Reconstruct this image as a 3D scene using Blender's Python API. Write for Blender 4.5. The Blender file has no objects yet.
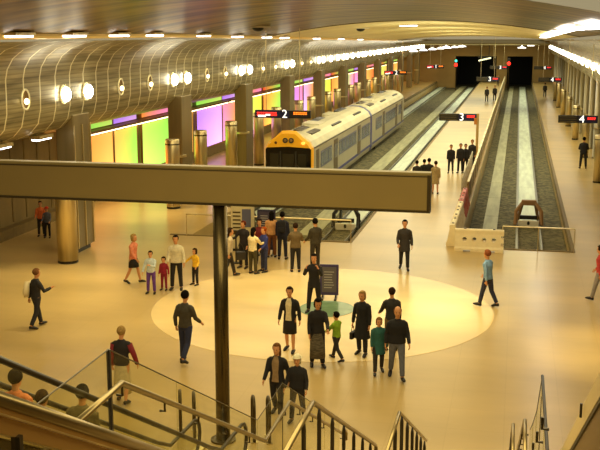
import bpy, bmesh, math, random
from mathutils import Vector, Matrix, Euler
random.seed(7)
C = bpy.context.collection
PI = math.pi
R = math.radians
V = Vector

# ------------------------------------------------------------------ camera
CAMZ = 8.3
FPX = 1000.0
th = math.atan(192 / FPX)
psi = math.atan(220 * math.cos(th) / FPX)
cF = V((-math.sin(psi) * math.cos(th), math.cos(psi) * math.cos(th), -math.sin(th)))
cR = V((math.cos(psi), math.sin(psi), 0))
cU = cR.cross(cF)
cam = bpy.data.cameras.new('camera')
cam.sensor_width = 36
cam.lens = 36 * FPX / 600
cam.clip_end = 600
co = bpy.data.objects.new('camera', cam)
C.objects.link(co)
m = Matrix((cR, cU, -cF)).transposed().to_4x4()
m.translation = (0, 0, CAMZ)
co.matrix_world = m
bpy.context.scene.camera = co


# ------------------------------------------------------------------ materials
MC = {}


def sl(c):
    return tuple(((v / 12.92) if v <= .04045 else ((v + .055) / 1.055) ** 2.4) for v in c)


def rgb(r, g, b):
    return sl((r / 255, g / 255, b / 255))


def nm(name):
    mt = bpy.data.materials.new(name)
    mt.use_nodes = True
    return mt, mt.node_tree.nodes, mt.node_tree.links, mt.node_tree.nodes['Principled BSDF']


def mat(name, col, rough=.6, metal=0., noise=0., scale=4., emit=0., stretch=(1, 1, 1), spec=.5):
    if name in MC:
        return MC[name]
    mt, n, l, b = nm(name)
    b.inputs['Base Color'].default_value = (*col, 1)
    b.inputs['Roughness'].default_value = rough
    b.inputs['Metallic'].default_value = metal
    b.inputs['Specular IOR Level'].default_value = spec
    if emit:
        b.inputs['Emission Color'].default_value = (*col, 1)
        b.inputs['Emission Strength'].default_value = emit
    if noise:
        tc = n.new('ShaderNodeTexCoord')
        mp = n.new('ShaderNodeMapping')
        mp.inputs['Scale'].default_value = stretch
        nz = n.new('ShaderNodeTexNoise')
        nz.inputs['Scale'].default_value = scale
        nz.inputs['Detail'].default_value = 4
        rp = n.new('ShaderNodeValToRGB')
        rp.color_ramp.elements[0].position = .35
        rp.color_ramp.elements[1].position = .65
        rp.color_ramp.elements[0].color = (*[c * (1 - noise) for c in col], 1)
        rp.color_ramp.elements[1].color = (*[min(1, c * (1 + noise)) for c in col], 1)
        l.new(tc.outputs['Object'], mp.inputs[0])
        l.new(mp.outputs[0], nz.inputs['Vector'])
        l.new(nz.outputs['Fac'], rp.inputs[0])
        l.new(rp.outputs[0], b.inputs['Base Color'])
    MC[name] = mt
    return mt


def glass_mat(name, col, gl=.12, rough=.05):
    if name in MC:
        return MC[name]
    mt, n, l, b = nm(name)
    n.remove(b)
    t = n.new('ShaderNodeBsdfTransparent')
    t.inputs[0].default_value = (*col, 1)
    g = n.new('ShaderNodeBsdfGlossy')
    g.inputs['Roughness'].default_value = rough
    g.inputs[0].default_value = (.9, .9, .8, 1)
    mx = n.new('ShaderNodeMixShader')
    mx.inputs[0].default_value = gl
    l.new(t.outputs[0], mx.inputs[1])
    l.new(g.outputs[0], mx.inputs[2])
    l.new(mx.outputs[0], n['Material Output'].inputs[0])
    MC[name] = mt
    return mt


# floor: polished stone with faint joints and soft staining
def floor_mat(name, col, rough=.28, joint=True):
    mt, n, l, b = nm(name)
    tc = n.new('ShaderNodeTexCoord')
    nz = n.new('ShaderNodeTexNoise')
    nz.inputs['Scale'].default_value = .35
    nz.inputs['Detail'].default_value = 6
    mp = n.new('ShaderNodeMapping')
    mp.inputs['Scale'].default_value = (.5, 1.4, 1)
    l.new(tc.outputs['Object'], mp.inputs[0])
    l.new(mp.outputs[0], nz.inputs['Vector'])
    rp = n.new('ShaderNodeValToRGB')
    rp.color_ramp.elements[0].position = .3
    rp.color_ramp.elements[1].position = .7
    rp.color_ramp.elements[0].color = (*[c * .82 for c in col], 1)
    rp.color_ramp.elements[1].color = (*[min(1, c * 1.1) for c in col], 1)
    l.new(nz.outputs['Fac'], rp.inputs[0])
    out = rp.outputs[0]
    if joint:
        br = n.new('ShaderNodeTexBrick')
        br.offset = 0
        br.inputs['Scale'].default_value = 1
        br.inputs['Brick Width'].default_value = 1.2
        br.inputs['Row Height'].default_value = 1.2
        br.inputs['Mortar Size'].default_value = .012
        br.inputs['Color1'].default_value = (1, 1, 1, 1)
        br.inputs['Color2'].default_value = (.97, .97, .97, 1)
        br.inputs['Mortar'].default_value = (.93, .92, .9, 1)
        l.new(tc.outputs['Object'], br.inputs['Vector'])
        mx = n.new('ShaderNodeMix')
        mx.data_type = 'RGBA'
        mx.blend_type = 'MULTIPLY'
        mx.inputs[0].default_value = 1
        l.new(out, mx.inputs[6])
        l.new(br.outputs[0], mx.inputs[7])
        out = mx.outputs[2]
    l.new(out, b.inputs['Base Color'])
    b.inputs['Roughness'].default_value = rough
    b.inputs['Specular IOR Level'].default_value = .35
    return mt


# steel mesh cladding: uv x = metres along the hall, uv y = metres up the curve
def cladding_mat():
    mt, n, l, b = nm('steel_mesh_cladding')
    uv = n.new('ShaderNodeUVMap')
    sp = n.new('ShaderNodeSeparateXYZ')
    l.new(uv.outputs[0], sp.inputs[0])

    def mth(op, a, c=None):
        x = n.new('ShaderNodeMath')
        x.operation = op
        for i, q in enumerate((a, c)):
            if q is None:
                continue
            if isinstance(q, (int, float)):
                x.inputs[i].default_value = q
            else:
                l.new(q, x.inputs[i])
        return x.outputs[0]
    fx = mth('FRACT', mth('DIVIDE', sp.outputs[0], 1.185))
    line = mth('LESS_THAN', fx, .07)
    fy = mth('FRACT', mth('DIVIDE', sp.outputs[1], .16))
    hl = mth('LESS_THAN', fy, .3)
    nz = n.new('ShaderNodeTexNoise')
    nz.inputs['Scale'].default_value = 1.0
    nz.inputs['Detail'].default_value = 5
    mp = n.new('ShaderNodeMapping')
    mp.inputs['Scale'].default_value = (.35, 5, 1)
    l.new(uv.outputs[0], mp.inputs[0])
    l.new(mp.outputs[0], nz.inputs['Vector'])
    rp = n.new('ShaderNodeValToRGB')
    rp.color_ramp.elements[0].color = (*rgb(126, 116, 84), 1)
    rp.color_ramp.elements[1].color = (*rgb(196, 184, 142), 1)
    rp.color_ramp.elements[0].position = .3
    rp.color_ramp.elements[1].position = .7
    l.new(nz.outputs['Fac'], rp.inputs[0])
    m1 = n.new('ShaderNodeMix')
    m1.data_type = 'RGBA'
    m1.blend_type = 'MULTIPLY'
    l.new(mth('MULTIPLY', hl, .45), m1.inputs[0])
    l.new(rp.outputs[0], m1.inputs[6])
    m1.inputs[7].default_value = (.35, .33, .28, 1)
    m2 = n.new('ShaderNodeMix')
    m2.data_type = 'RGBA'
    l.new(mth('MULTIPLY', line, .95), m2.inputs[0])
    l.new(m1.outputs[2], m2.inputs[6])
    m2.inputs[7].default_value = (*rgb(255, 250, 215), 1)
    l.new(m2.outputs[2], b.inputs['Base Color'])
    b.inputs['Metallic'].default_value = .45
    b.inputs['Roughness'].default_value = .38
    return mt


# bronze reflective ceiling near the concourse
def bronze_mat():
    mt, n, l, b = nm('bronze_ceiling')
    tc = n.new('ShaderNodeTexCoord')
    mp = n.new('ShaderNodeMapping')
    mp.inputs['Scale'].default_value = (.12, .9, 1)
    nz = n.new('ShaderNodeTexNoise')
    nz.inputs['Scale'].default_value = 1.2
    nz.inputs['Detail'].default_value = 7
    l.new(tc.outputs['Object'], mp.inputs[0])
    l.new(mp.outputs[0], nz.inputs['Vector'])
    rp = n.new('ShaderNodeValToRGB')
    e = rp.color_ramp.elements
    e[0].position = .34
    e[1].position = .72
    e[0].color = (*rgb(52, 42, 12), 1)
    e[1].color = (*rgb(176, 142, 60), 1)
    l.new(nz.outputs['Fac'], rp.inputs[0])
    l.new(rp.outputs[0], b.inputs['Base Color'])
    b.inputs['Metallic'].default_value = .6
    b.inputs['Roughness'].default_value = .36
    b.inputs['Specular IOR Level'].default_value = .15
    return mt


def ballast_mat():
    mt, n, l, b = nm('track_ballast')
    tc = n.new('ShaderNodeTexCoord')
    nz = n.new('ShaderNodeTexNoise')
    nz.inputs['Scale'].default_value = 5
    nz.inputs['Detail'].default_value = 6
    l.new(tc.outputs['Object'], nz.inputs['Vector'])
    rp = n.new('ShaderNodeValToRGB')
    rp.color_ramp.elements[0].position = .42
    rp.color_ramp.elements[1].position = .62
    rp.color_ramp.elements[0].color = (*rgb(62, 56, 28), 1)
    rp.color_ramp.elements[1].color = (*rgb(112, 104, 66), 1)
    l.new(nz.outputs['Fac'], rp.inputs[0])
    l.new(rp.outputs[0], b.inputs['Base Color'])
    b.inputs['Roughness'].default_value = .9
    return mt


# a coloured light panel: colour runs from c0 (low) to c1 (high) with uv
def panel_mat(name, c0, c1, e=1.0):
    mt, n, l, b = nm(name)
    uv = n.new('ShaderNodeUVMap')
    sp = n.new('ShaderNodeSeparateXYZ')
    l.new(uv.outputs[0], sp.inputs[0])
    nz = n.new('ShaderNodeTexNoise')
    nz.inputs['Scale'].default_value = 1.5
    l.new(uv.outputs[0], nz.inputs['Vector'])
    ad = n.new('ShaderNodeMath')
    ad.operation = 'MULTIPLY_ADD'
    l.new(nz.outputs['Fac'], ad.inputs[0])
    ad.inputs[1].default_value = .25
    l.new(sp.outputs[0], ad.inputs[2])
    rp = n.new('ShaderNodeValToRGB')
    rp.color_ramp.elements[0].color = (*c0, 1)
    rp.color_ramp.elements[1].color = (*c1, 1)
    rp.color_ramp.elements[0].position = .15
    rp.color_ramp.elements[1].position = .95
    l.new(ad.outputs[0], rp.inputs[0])
    l.new(rp.outputs[0], b.inputs['Emission Color'])
    # panel glow is set stronger towards its foot as a hotspot
    ds = n.new('ShaderNodeMapRange')
    l.new(sp.outputs[1], ds.inputs[0])
    ds.inputs[3].default_value = e * 1.7
    ds.inputs[4].default_value = e * .95
    l.new(ds.outputs[0], b.inputs['Emission Strength'])
    b.inputs['Base Color'].default_value = (*[c * .4 for c in c0], 1)
    b.inputs['Roughness'].default_value = .3
    return mt


# ------------------------------------------------------------------ mesh helpers
def box(bm, x0, x1, y0, y1, z0, z1, bev=0.):
    r = bmesh.ops.create_cube(bm, size=1)
    for v in r['verts']:
        v.co = V(((x0 + x1) / 2 + v.co.x * (x1 - x0), (y0 + y1) / 2 + v.co.y * (y1 - y0), (z0 + z1) / 2 + v.co.z * (z1 - z0)))
    if bev:
        es = list({e for v in r['verts'] for e in v.link_edges})
        bmesh.ops.bevel(bm, geom=es, offset=bev, segments=2, affect='EDGES', profile=.5)


def frame(d, up=V((0, 0, 1))):
    d = d.normalized()
    if abs(d.dot(up)) > .97:
        up = V((0, 1, 0))
    x = d.cross(up).normalized()
    y = x.cross(d).normalized()
    return x, y


def tube(bm, pts, rad, seg=8, cap=True, up=V((0, 0, 1)), dome=False):
    """pts list of points, rad = number, list of numbers or list of (rx, ry)"""
    pts = [V(p) for p in pts]
    if not isinstance(rad, (list, tuple)):
        rad = [rad] * len(pts)
    rings = []
    x = None
    for i, p in enumerate(pts):
        a = pts[max(0, i - 1)]
        b = pts[min(len(pts) - 1, i + 1)]
        d = b - a
        if d.length < 1e-9:
            d = V((0, 0, 1))
        fx, fy = frame(d, up)
        if x is not None and fx.dot(x) < 0:
            fx, fy = -fx, -fy
        x = fx
        r = rad[i]
        rx, ry = (r, r) if not isinstance(r, (list, tuple)) else r
        rings.append([bm.verts.new(p + fx * rx * math.cos(2 * PI * k / seg) + fy * ry * math.sin(2 * PI * k / seg)) for k in range(seg)])
    for a, b in zip(rings, rings[1:]):
        for k in range(seg):
            try:
                bm.faces.new((a[k], a[(k + 1) % seg], b[(k + 1) % seg], b[k]))
            except ValueError:
                pass
    if cap:
        bm.faces.new(list(reversed(rings[0])))
        bm.faces.new(rings[-1])
    return rings


def rings_z(bm, rings, seg=16, cap=True):
    """rings: (z, rx, ry, cx, cy)"""
    rr = []
    for z, rx, ry, cx, cy in rings:
        rr.append([bm.verts.new((cx + rx * math.cos(2 * PI * k / seg), cy + ry * math.sin(2 * PI * k / seg), z)) for k in range(seg)])
    for a, b in zip(rr, rr[1:]):
        for k in range(seg):
            bm.faces.new((a[k], a[(k + 1) % seg], b[(k + 1) % seg], b[k]))
    if cap:
        bm.faces.new(list(reversed(rr[0])))
        bm.faces.new(rr[-1])
    return rr


def ball(bm, c, r, seg=10):
    rr = (r, r, r) if not isinstance(r, (tuple, list)) else r
    q = bmesh.ops.create_uvsphere(bm, u_segments=seg, v_segments=max(6, seg // 2 + 1), radius=1)
    for v in q['verts']:
        v.co = V((c[0] + v.co.x * rr[0], c[1] + v.co.y * rr[1], c[2] + v.co.z * rr[2]))
    return q['verts']


def sphere_on(bm, mat4, r, seg=10):
    q = bmesh.ops.create_uvsphere(bm, u_segments=seg, v_segments=max(6, seg // 2 + 1), radius=1)
    for v in q['verts']:
        v.co = mat4 @ V((v.co.x * r[0], v.co.y * r[1], v.co.z * r[2]))


def link(name, me, m, parent=None, smooth=False, loc=None, rz=None):
    if smooth:
        for p in me.polygons:
            p.use_smooth = True
    o = bpy.data.objects.new(name, me)
    C.objects.link(o)
    if m is not None:
        me.materials.clear()
        me.materials.append(m)
    if parent:
        o.parent = parent
    if loc is not None:
        o.location = loc
    if rz is not None:
        o.rotation_euler = (0, 0, rz)
    return o


def obj(name, bm, m, parent=None, smooth=False, loc=None, rz=None):
    bmesh.ops.recalc_face_normals(bm, faces=bm.faces)
    me = bpy.data.meshes.new(name)
    bm.to_mesh(me)
    bm.free()
    return link(name, me, m, parent, smooth, loc, rz)


def baked(bm, voxel=None, smooth_it=0, name='baked'):
    """fuse the overlapping lofts of bm into one continuous surface"""
    bmesh.ops.recalc_face_normals(bm, faces=bm.faces)
    me = bpy.data.meshes.new(name)
    bm.to_mesh(me)
    bm.free()
    o = bpy.data.objects.new(name, me)
    C.objects.link(o)
    md = o.modifiers.new('r', 'REMESH')
    md.mode = 'VOXEL'
    md.voxel_size = voxel
    if smooth_it:
        s = o.modifiers.new('s', 'SMOOTH')
        s.iterations = smooth_it
        s.factor = .5
    dg = bpy.context.evaluated_depsgraph_get()
    r = bpy.data.meshes.new_from_object(o.evaluated_get(dg))
    bpy.data.objects.remove(o)
    bpy.data.meshes.remove(me)
    return r


def tag(o, label=None, cat=None, group=None, kind=None):
    if label:
        o['label'] = label
    if cat:
        o['category'] = cat
    if group:
        o['group'] = group
    if kind:
        o['kind'] = kind
    return o


def thing(name, label, cat, loc=(0, 0, 0), rz=0, group=None):
    o = bpy.data.objects.new(name, None)
    o.empty_display_size = .2
    C.objects.link(o)
    o.location = loc
    o.rotation_euler = (0, 0, rz)
    return tag(o, label, cat, group)


def struct(name, bm, m, smooth=False):
    return tag(obj(name, bm, m, None, smooth), kind='structure')


def NB():
    return bmesh.new()


def copy_tree(o, parent=None):
    c = o.copy()
    C.objects.link(c)
    if parent:
        c.parent = parent
    for ch in list(o.children):
        copy_tree(ch, c)
    return c


def text_mesh(body, size, name, m, parent, loc, rot, depth=.004):
    cu = bpy.data.curves.new(name, 'FONT')
    cu.body = body
    cu.size = size
    cu.extrude = depth
    cu.align_x = 'CENTER'
    cu.align_y = 'CENTER'
    o = bpy.data.objects.new(name, cu)
    C.objects.link(o)
    dg = bpy.context.evaluated_depsgraph_get()
    me = bpy.data.meshes.new_from_object(o.evaluated_get(dg))
    bpy.data.objects.remove(o)
    t = link(name, me, m, parent, loc=loc)
    t.rotation_euler = rot
    return t


ORD = ['first', 'second', 'third', 'fourth', 'fifth', 'sixth', 'seventh', 'eighth', 'ninth', 'tenth', 'eleventh', 'twelfth', 'thirteenth', 'fourteenth']

# ------------------------------------------------------------------ palette
M_floor = floor_mat('polished_concourse_floor', rgb(198, 168, 106))
M_circle = floor_mat('pale_terrazzo_disc', rgb(238, 208, 144), .25, joint=False)
M_teal = mat('teal_floor_glass', rgb(118, 148, 108), .2, noise=.12, scale=3)
M_clad = cladding_mat()
M_bronze = bronze_mat()
M_vault = mat('beige_ceiling_plaster', rgb(245, 224, 160), .6, noise=.06, scale=.3)
M_ballast = ballast_mat()
M_slab = mat('pale_track_slab', rgb(198, 208, 186), .5, noise=.14, scale=1.2, stretch=(3, .3, 1))
M_rail = mat('rail_steel', rgb(96, 92, 78), .35, .8)
M_conc = mat('warm_concrete', rgb(132, 112, 66), .75, noise=.14, scale=1.5, stretch=(1, 1, .3))
M_concd = mat('dark_concrete', rgb(84, 70, 38), .85, noise=.15, scale=2)
M_edge = mat('platform_edge_stone', rgb(120, 100, 60), .7)
M_steel = mat('brushed_steel', rgb(224, 206, 156), .3, .9, noise=.12, scale=6, stretch=(1, 1, .05))
M_steeld = mat('dark_steel', rgb(78, 66, 40), .35, .75)
M_pillar = mat('pillar_cladding', rgb(140, 124, 84), .35, .5, noise=.12, scale=3, stretch=(1, 1, .05))
M_sign = mat('sign_back_panel', rgb(142, 119, 63), .38, .15, noise=.05, scale=.6)
M_signt = mat('sign_top_trim', rgb(150, 132, 80), .35, .3)
M_dark = mat('black_plastic', rgb(26, 22, 14), .4)
M_railm = mat('bronze_steel_rail', rgb(158, 138, 92), .28, .85)
M_handrail = mat('black_rubber_handrail', rgb(44, 34, 18), .35)
M_lamp = mat('white_lamp', (1., .94, .74), emit=13)
M_strip = mat('white_strip_lamp', (1., .97, .9), emit=5)
M_lampdim = mat('amber_lamp', (1., .8, .42), emit=4)
M_glass = glass_mat('balustrade_glass', (.93, .93, .84), .05)
M_white = mat('white_paint', rgb(225, 215, 185), .5)
M_navy = mat('navy_display', rgb(26, 26, 66), .35)
M_ledr = mat('red_display', rgb(255, 50, 40), emit=1.6)
M_ledo = mat('orange_display', rgb(255, 130, 30), emit=1.6)
M_digit = mat('white_digit', rgb(255, 255, 245), emit=1.2)
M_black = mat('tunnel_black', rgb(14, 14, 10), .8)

# ------------------------------------------------------------------ floor, track beds
CONC_Y = 39.0
YE = 178.0
bm = NB()
box(bm, -20.6, 9.0, 2.2, CONC_Y, -1.4, 0)
box(bm, -20.6, -13.1, CONC_Y, 46, -1.4, 0)
box(bm, -20.6, -13.95, 46, YE, -1.4, 0)
box(bm, -6.4, -2.05, CONC_Y, YE, -1.4, 0)
box(bm, 2.4, 9.0, CONC_Y, YE, -1.4, 0)
struct('floor', bm, M_floor)
bm = NB()
rings_z(bm, [(-.02, 5.2, 5.2, -5.62, 29.2), (.006, 5.2, 5.2, -5.62, 29.2)], 96)
tag(obj('floor_disc', bm, M_circle), kind='structure')
bm = NB()
rings_z(bm, [(.0, .85, .92, -5.45, 29.1), (.014, .85, .92, -5.45, 29.1)], 48)
o = obj('floor_roundel', bm, M_teal)
tag(o, 'flat teal round inlay at the middle of the pale floor circle', 'floor inlay')

bm = NB()
box(bm, -14.2, -6.3, 38.5, YE + 30, -1.5, -1.1)
box(bm, -2.2, 2.5, 38.5, YE + 30, -1.5, -1.1)
struct('floor_track_bed', bm, M_ballast)
M_slabd = mat('dull_track_walkway', rgb(158, 156, 118), .6, noise=.2, scale=1.2, stretch=(3, .3, 1))
for name, m_, lst in (('trim_track_slabs', M_slab, ((-13.5, -12.3, 47), (-8.42, -7.3, 47), (.22, 1.32, 50.5))), ('trim_track_walkways', M_slabd, ((-9.9, -8.95, 45), (-1.4, -.72, 46)))):
    bm = NB()
    for x0, x1, y in lst:
        while y < YE:
            box(bm, x0, x1, y, y + 5.94, -1.12, -1.02)
            y += 5.98
    struct(name, bm, m_)
bm = NB()
box(bm, -14, -6.4, 38.98, 39.12, -1.4, .03)
box(bm, -2.05, 2.4, 38.98, 39.12, -1.4, .03)
box(bm, -6.42, -6.28, 39, YE, -.3, .012)
box(bm, 2.28, 2.42, 39, YE, -.3, .012)
box(bm, -14.0, -13.86, 46, YE, -.3, .012)
struct('trim_platform_edges', bm, M_edge)
# end of track concrete sills
bm = NB()
for y in (40.4, 41.8, 43.2):
    box(bm, -13.4, -6.5, y, y + .25, -1.12, -.95)
    box(bm, -1.9, 2.3, y, y + .25, -1.12, -.95)
struct('trim_track_sleepers', bm, M_conc)


def rail_bm(x):
    bm = NB()
    box(bm, x - .035, x + .035, 39.6, YE, -.93, -.9, .006)
    box(bm, x - .01, x + .01, 39.6, YE, -1.0, -.93)
    box(bm, x - .06, x + .06, 39.6, YE, -1.02, -1.0)
    return bm


def ral(x, lab):
    tag(obj('rail', rail_bm(x), M_rail), lab, 'rail')


ral(-13.45, 'steel running rail under the far side of the train')
ral(-12.38, 'steel running rail under the near side of the train')
ral(-8.42, 'left steel rail of the empty track beside the train')
ral(-7.35, 'right steel rail of the empty track beside the train')
ral(.23, 'left steel rail of the single track on the right')
ral(1.3, 'right steel rail of the single track on the right')

# ------------------------------------------------------------------ walls and ceilings
XL, XR = -16.1, 5.05


def profile(side):
    # (x offset from the column line, z), from the underside up into the ceiling
    p = [(-4.2, 4.25), (-2.0, 4.45), (-1.0, 4.62), (-.45, 4.85), (-.12, 5.2), (0, 5.7), (.02, 6.3), (.02, 6.8),
         (.1, 7.15), (.32, 7.5), (.7, 7.78), (1.2, 7.95), (1.9, 8.05)]
    return [((XL + a) if side < 0 else (XR - a), z) for a, z in p]


def cladding(side, name):
    bm = NB()
    uv = bm.loops.layers.uv.new('UVMap')
    pr = profile(side)
    arc = [0]
    for a, b in zip(pr, pr[1:]):
        arc.append(arc[-1] + math.hypot(b[0] - a[0], b[1] - a[1]))
    ys = [22 + i * (YE - 22) / 26 for i in range(27)]
    grid = []
    for y in ys:
        dz = -.7 * max(0, min(1, (y - 40) / 90))
        grid.append([bm.verts.new((x, y, z + (dz if i > 7 else 0) * (i - 7) / 5)) for i, (x, z) in enumerate(pr)])
    for j in range(len(ys) - 1):
        for i in range(len(pr) - 1):
            f = bm.faces.new((grid[j][i], grid[j][i + 1], grid[j + 1][i + 1], grid[j + 1][i]))
            for lp, (jj, ii) in zip(f.loops, ((j, i), (j, i + 1), (j + 1, i + 1), (j + 1, i))):
                lp[uv].uv = (ys[jj], arc[ii])
    o = struct(name, bm, M_clad, True)
    return o


cladding(-1, 'wall_left')
cladding(1, 'wall_right')


def vault_z(x, y):
    u = (x + 5.5) / 9.4
    t = max(0, min(1, (y - 40) / 90))
    base = 8.08 - .72 * t
    rise = 1.2 - .75 * t
    return base + rise * max(0, 1 - u * u)


def vault(y0, y1, ny, name, m, dz=0., x0=-14.3, x1=3.25):
    bm = NB()
    nx = 24
    g = [[bm.verts.new((x0 + (x1 - x0) * i / nx, y0 + (y1 - y0) * j / ny, dz + vault_z(x0 + (x1 - x0) * i / nx, y0 + (y1 - y0) * j / ny))) for i in range(nx + 1)] for j in range(ny + 1)]
    for j in range(ny):
        for i in range(nx):
            bm.faces.new((g[j][i], g[j][i + 1], g[j + 1][i + 1], g[j + 1][i]))
    return struct(name, bm, m, True)


vault(18, 57, 12, 'ceiling_near', M_bronze)
vault(57, 122, 18, 'ceiling', M_vault)
M_farceil = mat('far_grey_ceiling', rgb(150, 138, 98), .6, noise=.15, scale=.3)
bm = NB()
box(bm, -14.6, 3.6, 122, YE, 6.9, 7.1)
struct('ceiling_far', bm, M_farceil)
bm = NB()
# ribs running across the bronze ceiling
for y in (56.8,):
    for i in range(24):
        xa = -14.2 + i * 17.4 / 24
        xb = xa + 17.4 / 24
        za, zb = vault_z(xa, y) - .03, vault_z(xb, y) - .03
        vs = [bm.verts.new(q) for q in ((xa, y, za), (xb, y, zb), (xb, y + .25, zb), (xa, y + .25, za), (xa, y, za + .1), (xb, y, zb + .1), (xb, y + .25, zb + .1), (xa, y + .25, za + .1))]
        for f in ((0, 1, 2, 3), (4, 7, 6, 5), (0, 4, 5, 1), (3, 2, 6, 7)):
            bm.faces.new([vs[k] for k in f])
struct('trim_ceiling_ribs', bm, mat('bronze_rib', rgb(112, 92, 40), .35, .4))
bm = NB()
tube(bm, [(-14.15, 20 + i * 10, vault_z(-14.15, 20 + i * 10) - .06) for i in range(11)], (.09), 8)
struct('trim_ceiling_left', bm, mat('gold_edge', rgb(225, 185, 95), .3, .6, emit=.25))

# end wall with two tunnel mouths
M_end = mat('end_wall', rgb(158, 128, 70), .7, noise=.1, scale=.5)
bm = NB()
box(bm, -20.6, -10.75, YE, YE + 1, -1.4, 7.2)
box(bm, -10.75, 9, YE, YE + 1, 4.35, 7.2)
box(bm, -3.75, -1.95, YE, YE + 1, -1.4, 4.35)
box(bm, 2.35, 9, YE, YE + 1, -1.4, 4.35)
struct('wall_far', bm, M_end)
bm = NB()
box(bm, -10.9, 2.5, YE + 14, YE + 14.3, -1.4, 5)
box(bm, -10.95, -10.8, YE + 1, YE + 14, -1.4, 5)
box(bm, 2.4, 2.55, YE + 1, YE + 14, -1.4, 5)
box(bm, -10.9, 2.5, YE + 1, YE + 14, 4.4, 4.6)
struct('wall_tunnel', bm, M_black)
# rear walls behind the pillars
bm = NB()
box(bm, -20.9, -20.5, 2.2, YE, -.05, 4.6)
struct('wall_back_left', bm, M_conc)
bm = NB()
box(bm, 7.6, 8.0, 2.2, YE, -.05, 4.6)
struct('wall_back_right', bm, M_concd)
bm = NB()
y = 3.0
while y < 44:
    box(bm, -20.52, -20.47, y, y + .1, .5, 4.3)
    y += 1.2
box(bm, -20.5, -20.1, 3, 44, .0, .42)
struct('trim_wall_left_panelling', bm, mat('wall_panelling', rgb(126, 106, 60), .8, noise=.1))
# upper street level the photograph is taken from
bm = NB()
box(bm, -14, 9, -4, 1.9, 6.4, 6.7)
struct('floor_upper', bm, M_floor)

# ------------------------------------------------------------------ pillars and steel drums
PY = [34.5 + 11.85 * k for k in range(12)]


def pillar(x, y, side):
    bm = NB()
    w = .42
    if y < 40 and side < 0:
        box(bm, x - .42, x + .3, y - .1, y + 1.5, .16, 5.3, .04)
    else:
        rings_z(bm, [(.0, .46, .46, x, y), (.12, .46, .46, x, y), (.12, .42, .42, x, y), (5.4, .42, .42, x, y)], 20)
    return bm


for k, y in enumerate(PY):
    t = thing('pillar', '%s tall metal clad pillar along the left side counted from the concourse' % ORD[k], 'pillar', (XL - .05, y, 0))
    bm = pillar(0, 0, -1) if k else NB()
    if k == 0:
        box(bm, -.72, .0, .2, 1.7, .18, 5.3, .04)
    obj('shaft', bm, M_pillar, t, smooth=False)
    if k == 0:
        bm = NB()
        box(bm, -.6, -.1, .35, 1.55, 0, .18)
        obj('base', bm, M_dark, t)
        for yy in (.2, .92, 1.64):
            bm = NB()
            box(bm, -.005, .04, yy, yy + .06, .2, 4.9, .01)
            obj('corner_bead', bm, M_steel, t)
    else:
        bm = NB()
        rings_z(bm, [(2.35, .45, .45, 0, 0), (2.45, .45, .45, 0, 0)], 20)
        obj('collar', bm, M_steel, t)
for k, y in enumerate([40.3 + 5.925 * i for i in range(20)]):
    if y > YE - 4:
        break
    t = thing('pillar', 'tall pillar number %s from the near end along the right wall' % (ORD[k] if k < 14 else ['fifteenth', 'sixteenth', 'seventeenth', 'eighteenth', 'nineteenth', 'twentieth', 'twenty-first', 'twenty-second', 'twenty-third'][k - 14]), 'pillar', (XR + .35, y, 0))
    t['label'] = t['label'].replace('number ', '')
    bm = NB()
    rings_z(bm, [(.0, .34, .5, 0, 0), (.12, .34, .5, 0, 0), (.12, .3, .45, 0, 0), (5.4, .3, .45, 0, 0)], 16)
    obj('shaft', bm, M_pillar, t, True)
    bm = NB()
    rings_z(bm, [(2.0, .33, .48, 0, 0), (2.08, .33, .48, 0, 0)], 16)
    obj('collar', bm, M_steel, t)


def drum(x, y, r, h, label):
    t = thing('steel_drum', label, 'steel cylinder', (x, y, 0))
    bm = NB()
    rings_z(bm, [(.1, r, r, 0, 0), (h - .05, r, r, 0, 0), (h, r * .93, r * .93, 0, 0)], 28)
    o = obj('shell', bm, M_steel, t, False)
    for p in o.data.polygons:
        p.use_smooth = len(p.vertices) == 4
    bm = NB()
    rings_z(bm, [(0, r * .97, r * .97, 0, 0), (.11, r * .97, r * .97, 0, 0)], 28)
    obj('plinth', bm, M_dark, t)
    bm = NB()
    rings_z(bm, [(h - .28, r * 1.02, r * 1.02, 0, 0), (h - .22, r * 1.02, r * 1.02, 0, 0)], 28)
    obj('band', bm, M_steeld, t)


drum(-15.95, 33.35, .38, 3.4, 'polished steel cylinder in front of the nearest boxed pillar on the left')
for i, y in enumerate((45.2, 49.6, 55.3, 61.6, 66.4, 73.6, 78.3, 85.4, 90.0, 97.2, 102.0, 109.0, 114.0, 121, 126, 133, 138)):
    wh = ORD[i] if i < 14 else ['fifteenth', 'sixteenth', 'seventeenth'][i - 14]
    drum(-16.0, y, .34, 3.35, 'half-height polished steel cylinder, %s beyond the sign board along the left platform' % wh)
for i, y in enumerate((58.2, 70.1, 82, 93.8, 105.7, 117.5, 129.4)):
    drum(4.6, y, .26, 2.7, 'half-height steel cylinder, %s along the right platform wall' % ORD[i])

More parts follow.
